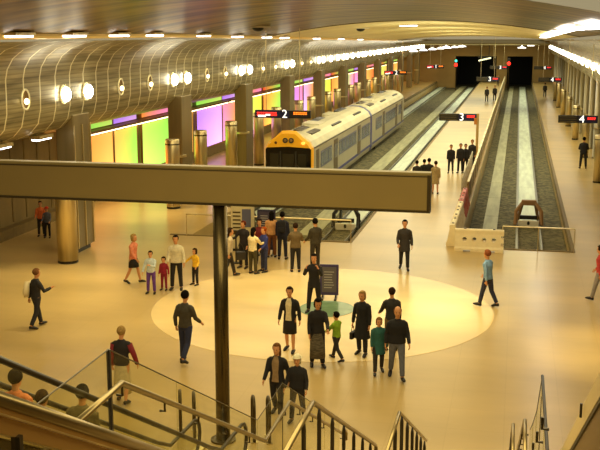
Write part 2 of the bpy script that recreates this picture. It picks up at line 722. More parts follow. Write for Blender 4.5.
# ------------------------------------------------------------------ porthole lamps on the cladding
def porthole(x, y, z, side, lit, label, grp):
    t = thing('porthole_lamp', label, 'wall lamp', (x, y, z), 0, grp)
    s = 1 if side < 0 else -1
    bm = NB()
    n = 20
    pts = [(0, .27 * math.cos(2 * PI * k / n), .33 * math.sin(2 * PI * k / n)) for k in range(n)]
    for k in range(n):
        tube(bm, [pts[k], pts[(k + 1) % n]], .035, 6)
    obj('ring', bm, mat('lamp_ring', rgb(240, 225, 165), .25, .7, emit=.35), t)
    bm = NB()
    for k in range(n):
        a, b = pts[k], pts[(k + 1) % n]
        bm.faces.new([bm.verts.new((0.0, a[1], a[2])), bm.verts.new((0.0, b[1], b[2])), bm.verts.new((-.03 * s, 0, 0))])
    obj('recess', bm, mat('lamp_recess', rgb(110, 84, 40), .4), t)
    bm = NB()
    r = .2 if lit else .09
    if lit:
        ball(bm, (.1 * s, 0, 0), (.16, .27, .27), 12)  # bulb enlarged so its shape carries the lamp's glare
    else:
        ball(bm, (.09 * s, -.1, -.06), (r, r, r * 1.2), 10)
    obj('bulb', bm, M_lamp if lit else M_lampdim, t, True)


cnt = 0
for k, py in enumerate(PY):
    for j, dy in enumerate((-.7, 1.25, 4.7, 8.1)):
        y = py + dy
        if y > YE - 4:
            continue
        lab = ['glowing round porthole lamp just before the %s left pillar', 'glowing round porthole lamp just past the %s left pillar',
               'dim ringed porthole lamp a third of the way past the %s left pillar', 'dim ringed porthole lamp two thirds past the %s left pillar'][j] % ORD[k]
        porthole(XL + .05, y, 6.12, -1, j < 2 or k >= 4, lab, 'porthole lamps on the left cladding')
porthole(XL + .05, 30.9, 6.12, -1, False, 'dim ringed porthole lamp nearest the camera at the left edge', 'porthole lamps on the left cladding')
k = 0
y = 58.5
while y < YE - 3:
    wn = ORD[k] if k < 14 else ['fifteenth', 'sixteenth', 'seventeenth', 'eighteenth', 'nineteenth', 'twentieth', 'twenty-first', 'twenty-second', 'twenty-third'][k - 14]
    porthole(XR - .05, y, 6.1, 1, True, 'glowing porthole lamp on the right cladding, %s from the near end' % wn, 'porthole lamps on the right cladding')
    k += 1
    y += 5.925

# recessed white lamps along the left ceiling edge
for i, y in enumerate((26.6, 30.3, 34, 37.6, 43.9, 49.5, 55.6, 60, 70, 80, 90)):
    bm = NB()
    z = vault_z(-13.9, y) - .12
    box(bm, -14.1, -13.75, y - .55, y + .55, z - .03, z + .04, .02)
    t = thing('ceiling_lamp', 'short white strip lamp, %s along the gold left ceiling edge' % ORD[i], 'ceiling lamp', (0, 0, 0))
    obj('diffuser', bm, M_strip, t)
    bm = NB()
    box(bm, -14.15, -13.7, y - .6, y + .6, z + .03, z + .12, .01)
    obj('housing', bm, M_steel, t)
for i, y in enumerate((30.2, 33.2)):
    bm = NB()
    box(bm, -16.85, -16.55, y - .5, y + .5, 4.52, 4.58, .02)
    t = thing('soffit_lamp', ['nearer', 'farther'][i] + ' flat warm lamp under the left cladding before the boxed pillar', 'soffit lamp')
    obj('diffuser', bm, M_strip, t)
    bm = NB()
    box(bm, -16.9, -16.5, y - .55, y + .55, 4.58, 4.7)
    obj('housing', bm, M_steel, t)
# long strip lamps on the right ceiling edge
for i, (ya, yb) in enumerate(((24, 33), (35, 50), (53, 84))):
    t = thing('strip_lamp', ['nearest', 'middle', 'farthest'][i] + ' long white strip lamp under the right ceiling edge', 'strip lamp')
    bm = NB()
    n = 6
    prev = None
    for q in range(n + 1):
        y = ya + (yb - ya) * q / n
        z = vault_z(1.85, y) - .13
        cur = [bm.verts.new(c) for c in ((1.55, y, z), (2.1, y, z - .02), (2.1, y, z + .05), (1.55, y, z + .05))]
        if prev:
            for k in range(4):
                bm.faces.new((prev[k], prev[(k + 1) % 4], cur[(k + 1) % 4], cur[k]))
        else:
            bm.faces.new(cur)
        prev = cur
    bm.faces.new(list(reversed(prev)))
    obj('diffuser', bm, M_strip, t)
    for yy in (ya + .5, yb - .5):
        bm = NB()
        z = vault_z(1.85, yy)
        box(bm, 1.8, 1.9, yy - .05, yy + .05, z - .12, z + .02)
        obj('bracket', bm, M_steel, t)
# hanging lamps in the far hall
for i in range(7):
    y = 124 + i * 7
    t = thing('pendant_lamp', 'white pendant lamp on wires over the far tracks, %s in its row' % ORD[i], 'pendant lamp', (-12.6 + i * .55, y, 0))
    bm = NB()
    rings_z(bm, [(6.05, .5, .5, 0, 0), (6.12, .55, .55, 0, 0), (6.28, .3, .3, 0, 0), (6.34, .08, .08, 0, 0)], 14)
    obj('shade', bm, mat('pendant_white', (1, .96, .85), emit=2.2), t)
    bm = NB()
    tube(bm, [(0, 0, 6.3), (.3, 0, 6.92)], .02, 5)
    tube(bm, [(0, 0, 6.3), (-.3, 0, 6.92)], .02, 5)
    obj('wire', bm, M_white, t)
for i, (x, y) in enumerate(((-9.3, 133), (-7.6, 140), (.3, 128), (1.6, 150))):
    t = thing('pendant_lamp', ['bluish white lamp hanging over the wide far tracks', 'white lamp hanging over the wide far tracks near the left tunnel', 'white lamp hanging before the right tunnel mouth', 'small white lamp hanging beside the right far wall'][i], 'pendant lamp', (x, y, 0))
    bm = NB()
    rings_z(bm, [(6.45, .5, .5, 0, 0), (6.55, .5, .5, 0, 0), (6.66, .1, .1, 0, 0), (6.9, .03, .03, 0, 0)], 12)
    obj('shade', bm, mat('pendant_white', (1, .96, .85), emit=2.2), t)
# small black camera dome and flush lamps on the beige vault
def flush(x, y, dark, label):
    z = vault_z(x, y)
    t = thing('ceiling_fitting', label, 'ceiling fitting', (x, y, z))
    bm = NB()
    rings_z(bm, [(-.04, .6, .6, 0, 0), (.05, .62, .62, 0, 0)], 20)
    obj('plate', bm, M_strip if not dark else M_white, t)
    if dark:
        bm = NB()
        ball(bm, (0, 0, -.08), (.28, .28, .14), 12)
        obj('dome', bm, M_dark, t, True)


flush(-12.2, 47, True, 'black dome with white plate on the ceiling edge left of centre')
flush(-10.2, 66, True, 'black dome with white plate on the pale ceiling above the train')
flush(-7.3, 68, False, 'round white flush lamp on the pale ceiling right of the black dome')

# ------------------------------------------------------------------ coloured light wall on the left
col = dict(orange=rgb(255, 150, 60), amber=rgb(255, 190, 90), yellow=rgb(232, 225, 70), green=rgb(150, 232, 84), violet=rgb(190, 130, 255),
           pink=rgb(255, 140, 190), lilac=rgb(225, 170, 240), red=rgb(250, 90, 40), beige=rgb(205, 175, 105), lime=rgb(200, 236, 100))
pan = [(42.2, 44.6, 'orange', 'orange', 'sliver of orange light panel left of the nearest boxed pillar'),
       (44.8, 48.5, 'orange', 'amber', 'wide orange light panel just right of the nearest boxed pillar'),
       (48.5, 51.9, 'amber', 'green', 'light panel fading from amber to green above the sign board'),
       (52.5, 57.2, 'lime', 'green', 'bright green light panel left of the second pillar'),
       (59.8, 61.6, 'orange', 'amber', 'narrow orange light panel right of the second pillar'),
       (62.3, 68.2, 'violet', 'lilac', 'wide violet light panel between the second and third pillars'),
       (68.2, 72.5, 'pink', 'orange', 'pink to orange light panel before the third pillar'),
       (74.6, 79.5, 'lime', 'yellow', 'lime light panel behind the number two display'),
       (79.9, 86.8, 'orange', 'green', 'orange and green light panel past the third pillar'),
       (90, 95.5, 'violet', 'pink', 'violet light panel behind the train roof'),
       (95.8, 101, 'lilac', 'orange', 'lilac to orange light panel behind the train roof'),
       (104.8, 110.5, 'lime', 'yellow', 'yellow-green light panel past the fifth pillar'),
       (110.8, 117.5, 'orange', 'amber', 'orange light panel before the sixth pillar'),
       (120.5, 126.5, 'green', 'pink', 'green and pink light panel past the sixth pillar'),
       (126.8, 133, 'pink', 'lilac', 'pink light panel before the seventh pillar'),
       (136.5, 147, 'amber', 'red', 'amber and red light panel past the seventh pillar'),
       (151, 161, 'lime', 'amber', 'small lime light panel far along the left platform'),
       (163, 175, 'orange', 'amber', 'farthest small orange light panel on the left')]
M_pf = mat('panel_frame', rgb(150, 110, 50), .5)
for i, (y0, y1, a, b, lab) in enumerate(pan):
    t = thing('light_panel', lab, 'light panel', (-20.4, y0, 0))
    bm = NB()
    uv = bm.loops.layers.uv.new('UVMap')
    vs = [bm.verts.new(q) for q in ((0.03, 0.08, .75), (0.03, y1 - y0 - .08, .75), (0.03, y1 - y0 - .08, 3.3), (.03, .08, 3.3))]
    f = bm.faces.new(vs)
    for lp, q in zip(f.loops, ((0, 0), (1, 0), (1, 1), (0, 1))):
        lp[uv].uv = q
    obj('pane', bm, panel_mat('glow_%s_%s_%d' % (a, b, i), col[a], col[b], .95), t)
    bm = NB()
    L = y1 - y0
    box(bm, -.04, .06, 0, .1, .65, 3.4)
    box(bm, -.04, .06, L - .1, L, .65, 3.4)
    box(bm, -.04, .06, .1, L - .1, .65, .75)
    obj('frame', bm, M_pf, t)
    # upper clerestory strip of the same panel bay
    bm = NB()
    uv = bm.loops.layers.uv.new('UVMap')
    vs = [bm.verts.new(q) for q in ((0.03, 0.1, 3.68), (0.03, L - .1, 3.68), (0.03, L - .1, 4.2), (.03, .1, 4.2))]
    f = bm.faces.new(vs)
    for lp, q in zip(f.loops, ((0, 0), (1, 0), (1, 1), (0, 1))):
        lp[uv].uv = q
    aa, bb = [('red', 'green'), ('green', 'lime'), ('violet', 'lilac'), ('orange', 'pink')][i % 4]
    obj('upper_pane', bm, panel_mat('upper_glow_%d' % i, col[aa], col[bb], .55), t)
# glowing cornice above the panels, one fitting per bay
for k in range(11):
    ya, yb = PY[k] + (16.5 if k == 0 else 0) * 0 + 17.5 - 8, PY[k] + 17.5
    t = thing('cornice_lamp', 'warm glowing cornice lamp above the light panels in bay %s' % ORD[k], 'cornice lamp', (-20.4, 0, 0))
    t['label'] = 'warm glowing cornice lamp above the light panels, %s from the near end' % ORD[k]
    bm = NB()
    y0 = 44.5 + k * 12.6
    L = 12.0
    for q in range(12):
        box(bm, .06, .3, y0 + q, y0 + q + .75, 3.4, 3.5, .01)
    obj('diffuser', bm, mat('cornice_glow', (1, .78, .42), emit=4.5), t)
    bm = NB()
    box(bm, -.05, .45, y0, y0 + L, 3.5, 3.62)
    obj('hood', bm, M_pf, t)

# ------------------------------------------------------------------ train
tr = thing('commuter_train', 'silver two-car commuter train with yellow front and black windscreen on the left track', 'train', (-12.42, 54.6, 0))
W = 1.375
M_tbody = mat('train_silver', rgb(180, 172, 146), .35, .35, noise=.05, scale=.8)
M_troof = mat('train_roof', rgb(206, 196, 156), .45, .2, noise=.1, scale=.6)
M_tyel = mat('train_yellow', rgb(250, 180, 30), .4, emit=.12)
M_tblk = mat('train_windscreen', rgb(14, 14, 12), .12)
M_tblue = mat('train_blue', rgb(40, 42, 120), .4)
M_tband = mat('train_window_band', rgb(66, 68, 108), .3)
M_twin = mat('train_window', rgb(46, 50, 80), .2)
M_tdoor = mat('train_door', rgb(92, 72, 42), .4, .2)


def car_section(s=1.0, top=2.72):
    # half-open cross section from the lower left, over the roof, to lower right
    pts = [(-W * .93, -.72), (-W, -.4), (-W, 1.75), (-W * .985, 2.0), (-W * .86, 2.3), (-W * .6, 2.55), (-W * .3, top - .03), (0, top)]
    pts = pts + [(-x, z) for x, z in reversed(pts[:-1])]
    return [(x * s, z) for x, z in pts]


def loft_y(bm, secs):
    rr = [[bm.verts.new((x, y, z)) for x, z in pts] for y, pts in secs]
    n = len(rr[0])
    for a, b in zip(rr, rr[1:]):
        for k in range(n - 1):
            bm.faces.new((a[k], a[k + 1], b[k + 1], b[k]))
        bm.faces.new((a[n - 1], a[0], b[0], b[n - 1]))
    bm.faces.new(rr[0])
    bm.faces.new(list(reversed(rr[-1])))


CARL = 22.4
for c in range(2):
    y0 = c * (CARL + .7)
    cs = car_section()
    bm = NB()
    loft_y(bm, [(y0 + (.25 if c == 0 else 0), cs), (y0 + CARL, cs)])
    body = obj('car_body', bm, M_tbody, tr)
    bm = NB()
    rf = [(x, z + .012) for x, z in cs[3:-3]]
    rf = rf + [(x * .9, z - .1) for x, z in reversed(rf)]
    rr = [[bm.verts.new((x, y, z)) for x, z in cs[3:-3]] for y in (y0 + .3, y0 + CARL - .02)]
    for k in range(len(rr[0]) - 1):
        bm.faces.new((rr[0][k], rr[0][k + 1], rr[1][k + 1], rr[1][k]))
    for v in bm.verts:
        v.co.z += .015
    obj('roof_skin', bm, M_troof, body)
    # roof pods
    for (a, b, mt, x0, x1, nmn) in ((2.0, 4.6, M_steeld, -.2, .9, 'roof_hatch'), (8.2, 11.4, M_dark, -.5, 1.0, 'roof_grille'), (6.2, 8.2, M_white, -.6, .5, 'air_unit'), (16.8, 20.0, M_dark, -.5, 1.0, 'roof_grille'), (13.4, 15.8, M_troof, -.7, .7, 'air_unit')):
        bm = NB()
        ring = []
        for yy in (y0 + a, y0 + b):
            for (x, dz) in ((x0, .02), (x1, -.27 if x1 > .95 else (-.2 if x1 > .6 else -.05))):
                ring.append(bm.verts.new((x, yy, 2.79 + dz)))
                ring.append(bm.verts.new((x, yy, 2.55 + dz)))
        v = ring
        for f in ((0, 2, 6, 4), (1, 5, 7, 3), (0, 4, 5, 1), (2, 3, 7, 6), (0, 1, 3, 2), (4, 6, 7, 5)):
            bm.faces.new([v[q] for q in f])
        obj(nmn, bm, mt, body)
    # gutter line
    for s in (-1, 1):
        bm = NB()
        box(bm, s * W - .015, s * W + .02, y0 + .4, y0 + CARL, 1.92, 1.97)
        obj('gutter', bm, M_steeld, body)
        bm = NB()
        box(bm, s * W - .01, s * W + .012, y0 + .5, y0 + CARL, -.35, -.18)
        obj('side_stripe', bm, M_tblue, body)
        bm = NB()
        box(bm, s * (W - .35) - .15, s * (W - .35) + .15, y0 + 3.5, y0 + CARL - 3, -1.0, -.45)
        obj('underframe_box', bm, M_dark, body)
        for dy in ((6.5, 16.0) if c == 0 else (6.5, 15.6)):
            bm = NB()
            box(bm, s * (W + .0) - .02, s * W + .022, y0 + dy, y0 + dy + 1.35, -.3, 1.78, .02)
            d = obj('door', bm, M_tdoor, body)
            for q in (0.14, .78):
                bm = NB()
                box(bm, s * (W + .022) - .006, s * (W + .022) + .006, y0 + dy + q, y0 + dy + q + .42, .65, 1.5)
                obj('pane', bm, M_twin, d)
        bm = NB()
        box(bm, s * W - .02, s * W + .02, y0 + (.95 if c == 0 else 20.3), y0 + (1.7 if c == 0 else 21.1), -.3, 1.78, .02)
        obj('cab_door', bm, M_tdoor, body)
        # window strip of individual windows
        for (wa, wb) in ((2.3, 5.9), (8.4, 15.5), (17.9, 20.2 if c else 22.0)):
            n = max(1, int((wb - wa) / 1.1))
            for q in range(n):
                a = y0 + wa + (wb - wa) * q / n
                b = y0 + wa + (wb - wa) * (q + 1) / n - .12
                bm = NB()
                box(bm, s * W - .01, s * W + .016, a, b, .72, 1.45, .008)
                w = obj('window', bm, M_twin, body)
                bm = NB()
                box(bm, s * W - .012, s * W + .011, a - .05, b + .05, .6, 1.56)
                obj('window_surround', bm, M_tband, w)
    # bogies
    for dy in (3.2, CARL - 3.2):
        for s in (-1, 1):
            for q in (-.95, .95):
                bm = NB()
                n = 20
                r1 = [bm.verts.new((s * .53, y0 + dy + q + .42 * math.cos(2 * PI * k / n), -.48 + .42 * math.sin(2 * PI * k / n))) for k in range(n)]
                r2 = [bm.verts.new((s * .66, y0 + dy + q + .42 * math.cos(2 * PI * k / n), -.48 + .42 * math.sin(2 * PI * k / n))) for k in range(n)]
                for k in range(n):
                    bm.faces.new((r1[k], r1[(k + 1) % n], r2[(k + 1) % n], r2[k]))
                bm.faces.new(r1)
                bm.faces.new(list(reversed(r2)))
                obj('wheel', bm, M_steeld, body)
# gangway between cars
bm = NB()
loft_y(bm, [(CARL - .05, car_section(1.0, 2.74)), (CARL + .75, car_section(1.0, 2.74))])
for v in bm.verts:
    v.co.x *= 1.012
obj('gangway', bm, M_tblue, tr)
# cab front: rounded yellow nose
bm = NB()
cs = car_section(1.0, 2.95)
inn = [(x * .93, z * .93 + .05) for x, z in cs]
loft_y(bm, [(-.22, inn), (-.02, [(x * .985, z) for x, z in cs]), (.3, cs)])
for v in bm.verts:
    if v.co.z > 1.7 and v.co.y > .2:
        v.co.z = min(v.co.z, 2.78)
cab = obj('cab_front', bm, M_tyel, tr)
bm = NB()
# black windscreen with chamfered corners
sc = [(-1.3, .5), (-1.3, 1.9), (-1.22, 1.99), (0, 2.05), (1.22, 1.99), (1.3, 1.9), (1.3, .5), (1.05, -.05), (-1.05, -.05)]
a = [bm.verts.new((x, -.25, z)) for x, z in sc]
b = [bm.verts.new((x, -.1, z)) for x, z in sc]
for k in range(len(sc)):
    bm.faces.new((a[k], a[(k + 1) % len(sc)], b[(k + 1) % len(sc)], b[k]))
bm.faces.new(a)
bm.faces.new(list(reversed(b)))
ws = obj('windscreen', bm, M_tblk, cab)
M_dkf = mat('windscreen_frame', rgb(52, 50, 40), .4)
for x0, x1 in ((-.48, -.4), (.4, .48)):
    bm = NB()
    box(bm, x0, x1, -.27, -.24, .05, 1.8)
    obj('mullion', bm, M_dkf, ws)
for x0, x1 in ((-1.05, -.55), (-.33, .33), (.55, 1.05)):
    bm = NB()
    box(bm, x0, x1, -.262, -.25, .75, 1.65, .01)
    obj('pane', bm, mat('windscreen_pane', rgb(44, 42, 30), .15), ws)
for s in (-1, 1):
    bm = NB()
    tube(bm, [(s * .45, -.28, 1.1), (s * .9, -.29, .62)], .015, 6)
    obj('wiper', bm, M_steeld, ws)
for x in (-.17, .17):
    bm = NB()
    n = 18
    a = [bm.verts.new((x + .15 * math.cos(2 * PI * k / n), -.27, 2.4 + .15 * math.sin(2 * PI * k / n))) for k in range(n)]
    b = [bm.verts.new((x + .17 * math.cos(2 * PI * k / n), -.0, 2.4 + .17 * math.sin(2 * PI * k / n))) for k in range(n)]
    for k in range(n):
        bm.faces.new((a[k], a[(k + 1) % n], b[(k + 1) % n], b[k]))
    bm.faces.new(a)
    h = obj('headlamp', bm, M_dkf, cab)
    bm = NB()
    ball(bm, (x, -.275, 2.4), (.09, .02, .09), 12)
    obj('lens', bm, mat('lamp_lens', rgb(150, 120, 80), .15), h, True)
bm = NB()
ball(bm, (.85, -.2, 2.26), (.13, .06, .1), 12)
obj('tail_lamp', bm, mat('tail_lamp_on', rgb(255, 90, 30), emit=8), cab, True)
bm = NB()
ball(bm, (-.72, -.2, 2.26), (.09, .06, .09), 12)
obj('tail_lamp', bm, mat('tail_lamp_off', rgb(90, 40, 10), .3), cab, True)
bm = NB()
ball(bm, (-1.05, -.15, 2.2), (.09, .06, .09), 12)
obj('marker_lamp', bm, M_white, cab, True)
bm = NB()
box(bm, -.9, .9, -.5, -.1, -.95, -.5, .05)
obj('coupler_apron', bm, M_dark, cab)
bm = NB()
box(bm, -.12, .12, -.9, -.3, -.75, -.5, .04)
obj('coupler', bm, M_steeld, cab)

# ------------------------------------------------------------------ platform displays
def leds(bm, x0, x1, z0, z1, y, seed, rows=2):
    rnd = random.Random(seed)
    for r in range(rows):
        za = z0 + (z1 - z0) * (r + .15) / rows
        zb = z0 + (z1 - z0) * (r + .8) / rows
        x = x0
        while x < x1 - .05:
            w = rnd.choice((.05, .08, .1))
            box(bm, x, min(x1, x + w), y - .012, y, za, zb)
            x += w + .03


def display(x, y, z, w, h, digit, label, hang=True, mirrored=False, post=False, amber=False):
    t = thing('platform_display', label, 'display sign', (x, y, z))
    bm = NB()
    box(bm, -w / 2, w / 2, -.1, .1, -h / 2, h / 2, .02)
    obj('housing', bm, M_dark, t)
    bm = NB()
    if mirrored:
        box(bm, -w * .49, w * .12, -.112, -.1, -h * .44, h * .44)
    else:
        box(bm, w * .02, w * .49, -.112, -.1, -h * .44, h * .44)
    obj('navy_screen', bm, M_navy, t)
    if mirrored:
        bm = NB()
        leds(bm, -w * .46, -w * .1, -h * .25, h * .3, -.112, 3)
        obj('red_lettering', bm, M_ledr, t)
        text_mesh(digit, h * 1.45, 'digit', M_digit, t, (w * .04, -.118, 0), (PI / 2, 0, 0))
        bm = NB()
        leds(bm, w * .2, w * .46, -h * .05, h * .35, -.112, 5)
        obj('orange_lettering', bm, M_ledo, t)
        bm = NB()
        box(bm, -w * .44, -w * .3, -.13, -.112, -h * .36, -h * .12)
        box(bm, -w * .3, -w * .22, -.13, -.112, -h * .2, h * .0)
        obj('pictogram', bm, M_digit, t)
    else:
        bm = NB()
        for zz in (-.3, 0, .3):
            box(bm, -w * .46, -w * .04, -.115, -.1, h * zz - .012, h * zz + .012)
        obj('slat_lines', bm, mat('sign_slats', rgb(120, 100, 52), .5), t)
        text_mesh(digit, h * 1.45, 'digit', M_digit, t, (w * .1, -.118, 0), (PI / 2, 0, 0))
        bm = NB()
        leds(bm, w * .24, w * .45, -h * .05, h * .32, -.112, 5)
        obj('red_lettering', bm, M_ledr, t)
    if hang:
        top = (vault_z(x, y) if y < 122 else 6.95) - z
        for s in (-1, 1):
            bm = NB()
            tube(bm, [(s * w * .3, 0, h / 2 - .02), (s * w * .3, 0, top)], .02, 6)
            obj('hanger_rod', bm, M_steel, t)
    if post:
        bm = NB()
        box(bm, w / 2 - .02, w / 2 + .14, -.1, .1, -z, h / 2 + .02, .02)
        obj('post', bm, mat('beige_post', rgb(190, 150, 80), .5), t)
        bm = NB()
        box(bm, w / 2 - .16, w / 2 + .02, -.13, .0, -h * .95, -.02, .02)
        obj('speaker_box', bm, mat('orange_box', rgb(196, 120, 40), .5), t)
    return t


display(-12.05, 51.5, 4.1, 3.0, .42, '2', 'hanging number 2 platform display in front of the train with red and orange lettering', mirrored=True)
display(-3.62, 64, 3.08, 2.35, .46, '3', 'number 3 platform display on a beige post beside the people on the middle platform', hang=False, post=True)
display(3.7, 64, 3.08, 2.35, .46, '4', 'near number 4 platform display hanging above the man in black')
display(-13.7, 115, 3.85, 2.6, .45, '2', 'far number 2 display above the rear of the train', mirrored=True)
display(-11.2, 140, 3.75, 2.4, .45, '1', 'farthest orange lettered display on the left platform', mirrored=True)
display(-3.5, 120, 3.0, 2.6, .5, '3', 'second number 3 display farther up the middle platform')
display(3.6, 120, 3.0, 2.6, .5, '4', 'second number 4 display farther up the right platform')
display(-3.0, 158, 3.1, 2.6, .5, '3', 'farthest small display before the wall between the tunnel mouths')
display(3.6, 158, 3.1, 2.6, .5, '4', 'farthest small display on the right platform before the end wall')

# tunnel signals
def signal(x, y, z, red, label):
    t = thing('rail_signal', label, 'signal', (x, y, 0))
    bm = NB()
    box(bm, -.25, .25, -.1, .15, z - .5, z + .9, .04)
    obj('head', bm, M_dark, t)
    bm = NB()
    tube(bm, [(0, .05, -1.1 if z < 9 else 0), (0, .05, z)], .07, 8)
    obj('post', bm, M_steeld, t)
    bm = NB()
    ball(bm, (0, -.15, z), (.28, .06, .28), 12)
    obj('lit_lens', bm, mat('signal_red', rgb(255, 30, 20), emit=5), t, True)
    if not red:
        bm = NB()
        ball(bm, (0, -.15, z + .65), (.2, .06, .2), 12)
        obj('upper_lens', bm, mat('signal_green', rgb(60, 230, 200), emit=2.5), t, True)


signal(-10.2, 170, 3.1, False, 'signal with red and green lights at the left tunnel mouth')
signal(-1.6, 171, 3.35, True, 'red signal at the left edge of the right tunnel mouth')
t = thing('tunnel_lamp', 'cluster of white lamps glowing inside the left tunnel mouth', 'tunnel lamp', (-5.6, YE - .6, 3.75))
bm = NB()
tube(bm, [(-1.2, 0, -.15), (-.2, 0, .1), (.9, 0, .35)], .12, 8)
obj('tube_lamp', bm, mat('tunnel_glow', rgb(240, 240, 190), emit=1.6), t)
bm = NB()
box(bm, -1.3, 1.0, .05, .15, .3, .65)
box(bm, -.9, -.8, .05, .15, .6, 3.12)
box(bm, .5, .6, .05, .15, .6, 3.12)
obj('bracket', bm, M_dark, t)

# ------------------------------------------------------------------ fence along the middle platform
M_fence = mat('brown_fence_board', rgb(136, 104, 56), .6, noise=.15, scale=2)
M_fencew = mat('fence_cap_white', rgb(230, 215, 170), .5)
t = thing('platform_fence', 'long low brown board fence with pale top rail beside the right-hand track', 'fence', (-2.22, 0, 0))
y = 50.0
while y < 174:
    bm = NB()
    box(bm, -.04, .04, y, y + 2.9, .06, 1.0, .01)
    obj('board_panel', bm, M_fence, t)
    bm = NB()
    box(bm, -.07, .07, y + 2.9, y + 3.0, 0, 1.08, .01)
    obj('post', bm, M_fencew, t)
    y += 3.0
bm = NB()
box(bm, -.06, .06, 50, 173, 1.0, 1.05, .01)
obj('top_rail', bm, M_fencew, t)


def barrier_mesh(L, h=.8):
    bm = NB()
    sec = [(-.24, 0), (-.24, .12), (-.2, .2), (-.12, h - .18), (-.12, h - .04), (-.08, h), (.08, h), (.12, h - .04), (.12, h - .18), (.2, .2), (.24, .12), (.24, 0)]
    a = [bm.verts.new((-L / 2, y, z)) for y, z in sec]
    b = [bm.verts.new((L / 2, y, z)) for y, z in sec]
    n = len(sec)
    for k in range(n):
        bm.faces.new((a[k], a[(k + 1) % n], b[(k + 1) % n], b[k]))
    bm.faces.new(a)
    bm.faces.new(list(reversed(b)))
    bmesh.ops.recalc_face_normals(bm, faces=bm.faces)
    me = bpy.data.meshes.new('barrier')
    bm.to_mesh(me)
    bm.free()
    o = bpy.data.objects.new('b', me)
    C.objects.link(o)
    bm = NB()
    for i in range(4):
        x = -L / 2 + L * (i + 1) / 5
        n = 14
        r = .085
        zc = h * .55
        A = [bm.verts.new((x + r * math.cos(2 * PI * k / n), -.4, zc + r * math.sin(2 * PI * k / n))) for k in range(n)]
        B = [bm.verts.new((x + r * math.cos(2 * PI * k / n), .4, zc + r * math.sin(2 * PI * k / n))) for k in range(n)]
        for k in range(n):
            bm.faces.new((A[k], A[(k + 1) % n], B[(k + 1) % n], B[k]))
        bm.faces.new(A)
        bm.faces.new(list(reversed(B)))
    for x in (-L * .25, L * .25):
        box(bm, x - .14, x + .14, -.4, .4, -.1, .07)
    # notched interlocking end
    box(bm, L / 2 - .1, L / 2 + .1, -.4, .4, h * .3, h * .42)
    box(bm, L / 2 - .1, L / 2 + .1, -.4, .4, h * .62, h * .74)
    bmesh.ops.recalc_face_normals(bm, faces=bm.faces)
    mc = bpy.data.meshes.new('cut')
    bm.to_mesh(mc)
    bm.free()
    oc = bpy.data.objects.new('c', mc)
    C.objects.link(oc)
    md = o.modifiers.new('b', 'BOOLEAN')
    md.operation = 'DIFFERENCE'
    md.object = oc
    md.solver = 'EXACT'
    bpy.context.view_layer.update()
    dg = bpy.context.evaluated_depsgraph_get()
    r = bpy.data.meshes.new_from_object(o.evaluated_get(dg))
    bpy.data.objects.remove(o)
    bpy.data.objects.remove(oc)
    return r


M_bw = mat('cream_plastic', rgb(246, 226, 172), .5, noise=.05)
M_br = mat('red_plastic', rgb(190, 62, 30), .5)
bmesh_b = barrier_mesh(1.86, .86)


def barrier(x, y, rz, m, label):
    t = thing('water_barrier', label, 'traffic barrier', (x, y, 0), rz)
    link('shell', bmesh_b.copy(), m, t)
    for s in (-1, 1):
        bm = NB()
        rings_z(bm, [(.86, .05, .05, s * .55, 0), (.89, .05, .05, s * .55, 0)], 12)
        obj('filler_cap', bm, M_steeld, t)
    return t


barrier(-1.22, 38.5, 0, M_bw, 'cream plastic water barrier with four holes across the end of the right track')
barrier(-2.30, 40.1, PI / 2, M_bw, 'cream plastic barrier standing lengthwise behind the four-hole barrier')
barrier(-2.30, 42.1, PI / 2, M_bw, 'second lengthwise cream plastic barrier behind the four-hole barrier')
barrier(-2.30, 44.1, PI / 2, M_bw, 'third lengthwise cream plastic barrier, beside the nearer red one')
barrier(-2.30, 46.1, PI / 2, M_br, 'nearer red plastic barrier beside the right track')
barrier(-2.30, 48.1, PI / 2, M_br, 'farther red plastic barrier, touching the brown fence')
for i, y in enumerate((50.2, 52.2, 54.2, 56.2, 58.2, 60.2)):
    t = thing('lattice_board', ORD[i] + ' white lattice board leaning against the brown fence, counted from the barriers', 'barrier board', (-2.55, y, 0))
    bm = NB()
    for q in range(8):
        box(bm, -.02, .02, q * .22, q * .22 + .08, .05, 1.2)
    for q in range(5):
        box(bm, -.025, .025, 0, 1.62, .1 + q * .25, .18 + q * .25)
    obj('lattice', bm, M_white, t)
    bm = NB()
    box(bm, -.15, .15, .1, .2, 0, .06)
    box(bm, -.15, .15, 1.4, 1.5, 0, .06)
    obj('foot', bm, M_steeld, t)

# glass balustrades at the ends of the tracks
def end_rail(x0, x1, y, label, h=.95):
    t = thing('glass_balustrade', label, 'balustrade', (x0, y, 0))
    L = x1 - x0
    n = max(2, round(L / 1.3))
    for k in range(n):
        bm = NB()
        box(bm, L * k / n + .02, L * (k + 1) / n - .02, -.008, .008, .05, h - .02)
        obj('glass_pane', bm, glass_mat('end_glass', (.97, .96, .9), .03), t)
    bm = NB()
    tube(bm, [(0, 0, h), (L, 0, h)], .028, 8)
    obj('top_rail', bm, M_steel, t)
    for k in range(n + 1):
        bm = NB()
        tube(bm, [(L * k / n, 0, 0), (L * k / n, 0, h)], .016, 6)
        obj('post', bm, M_steel, t)


end_rail(-.35, 2.35, 38.85, 'glass balustrade across the end of the right track')
end_rail(-13.2, -6.3, 38.8, 'glass balustrade across the end of the two left tracks')

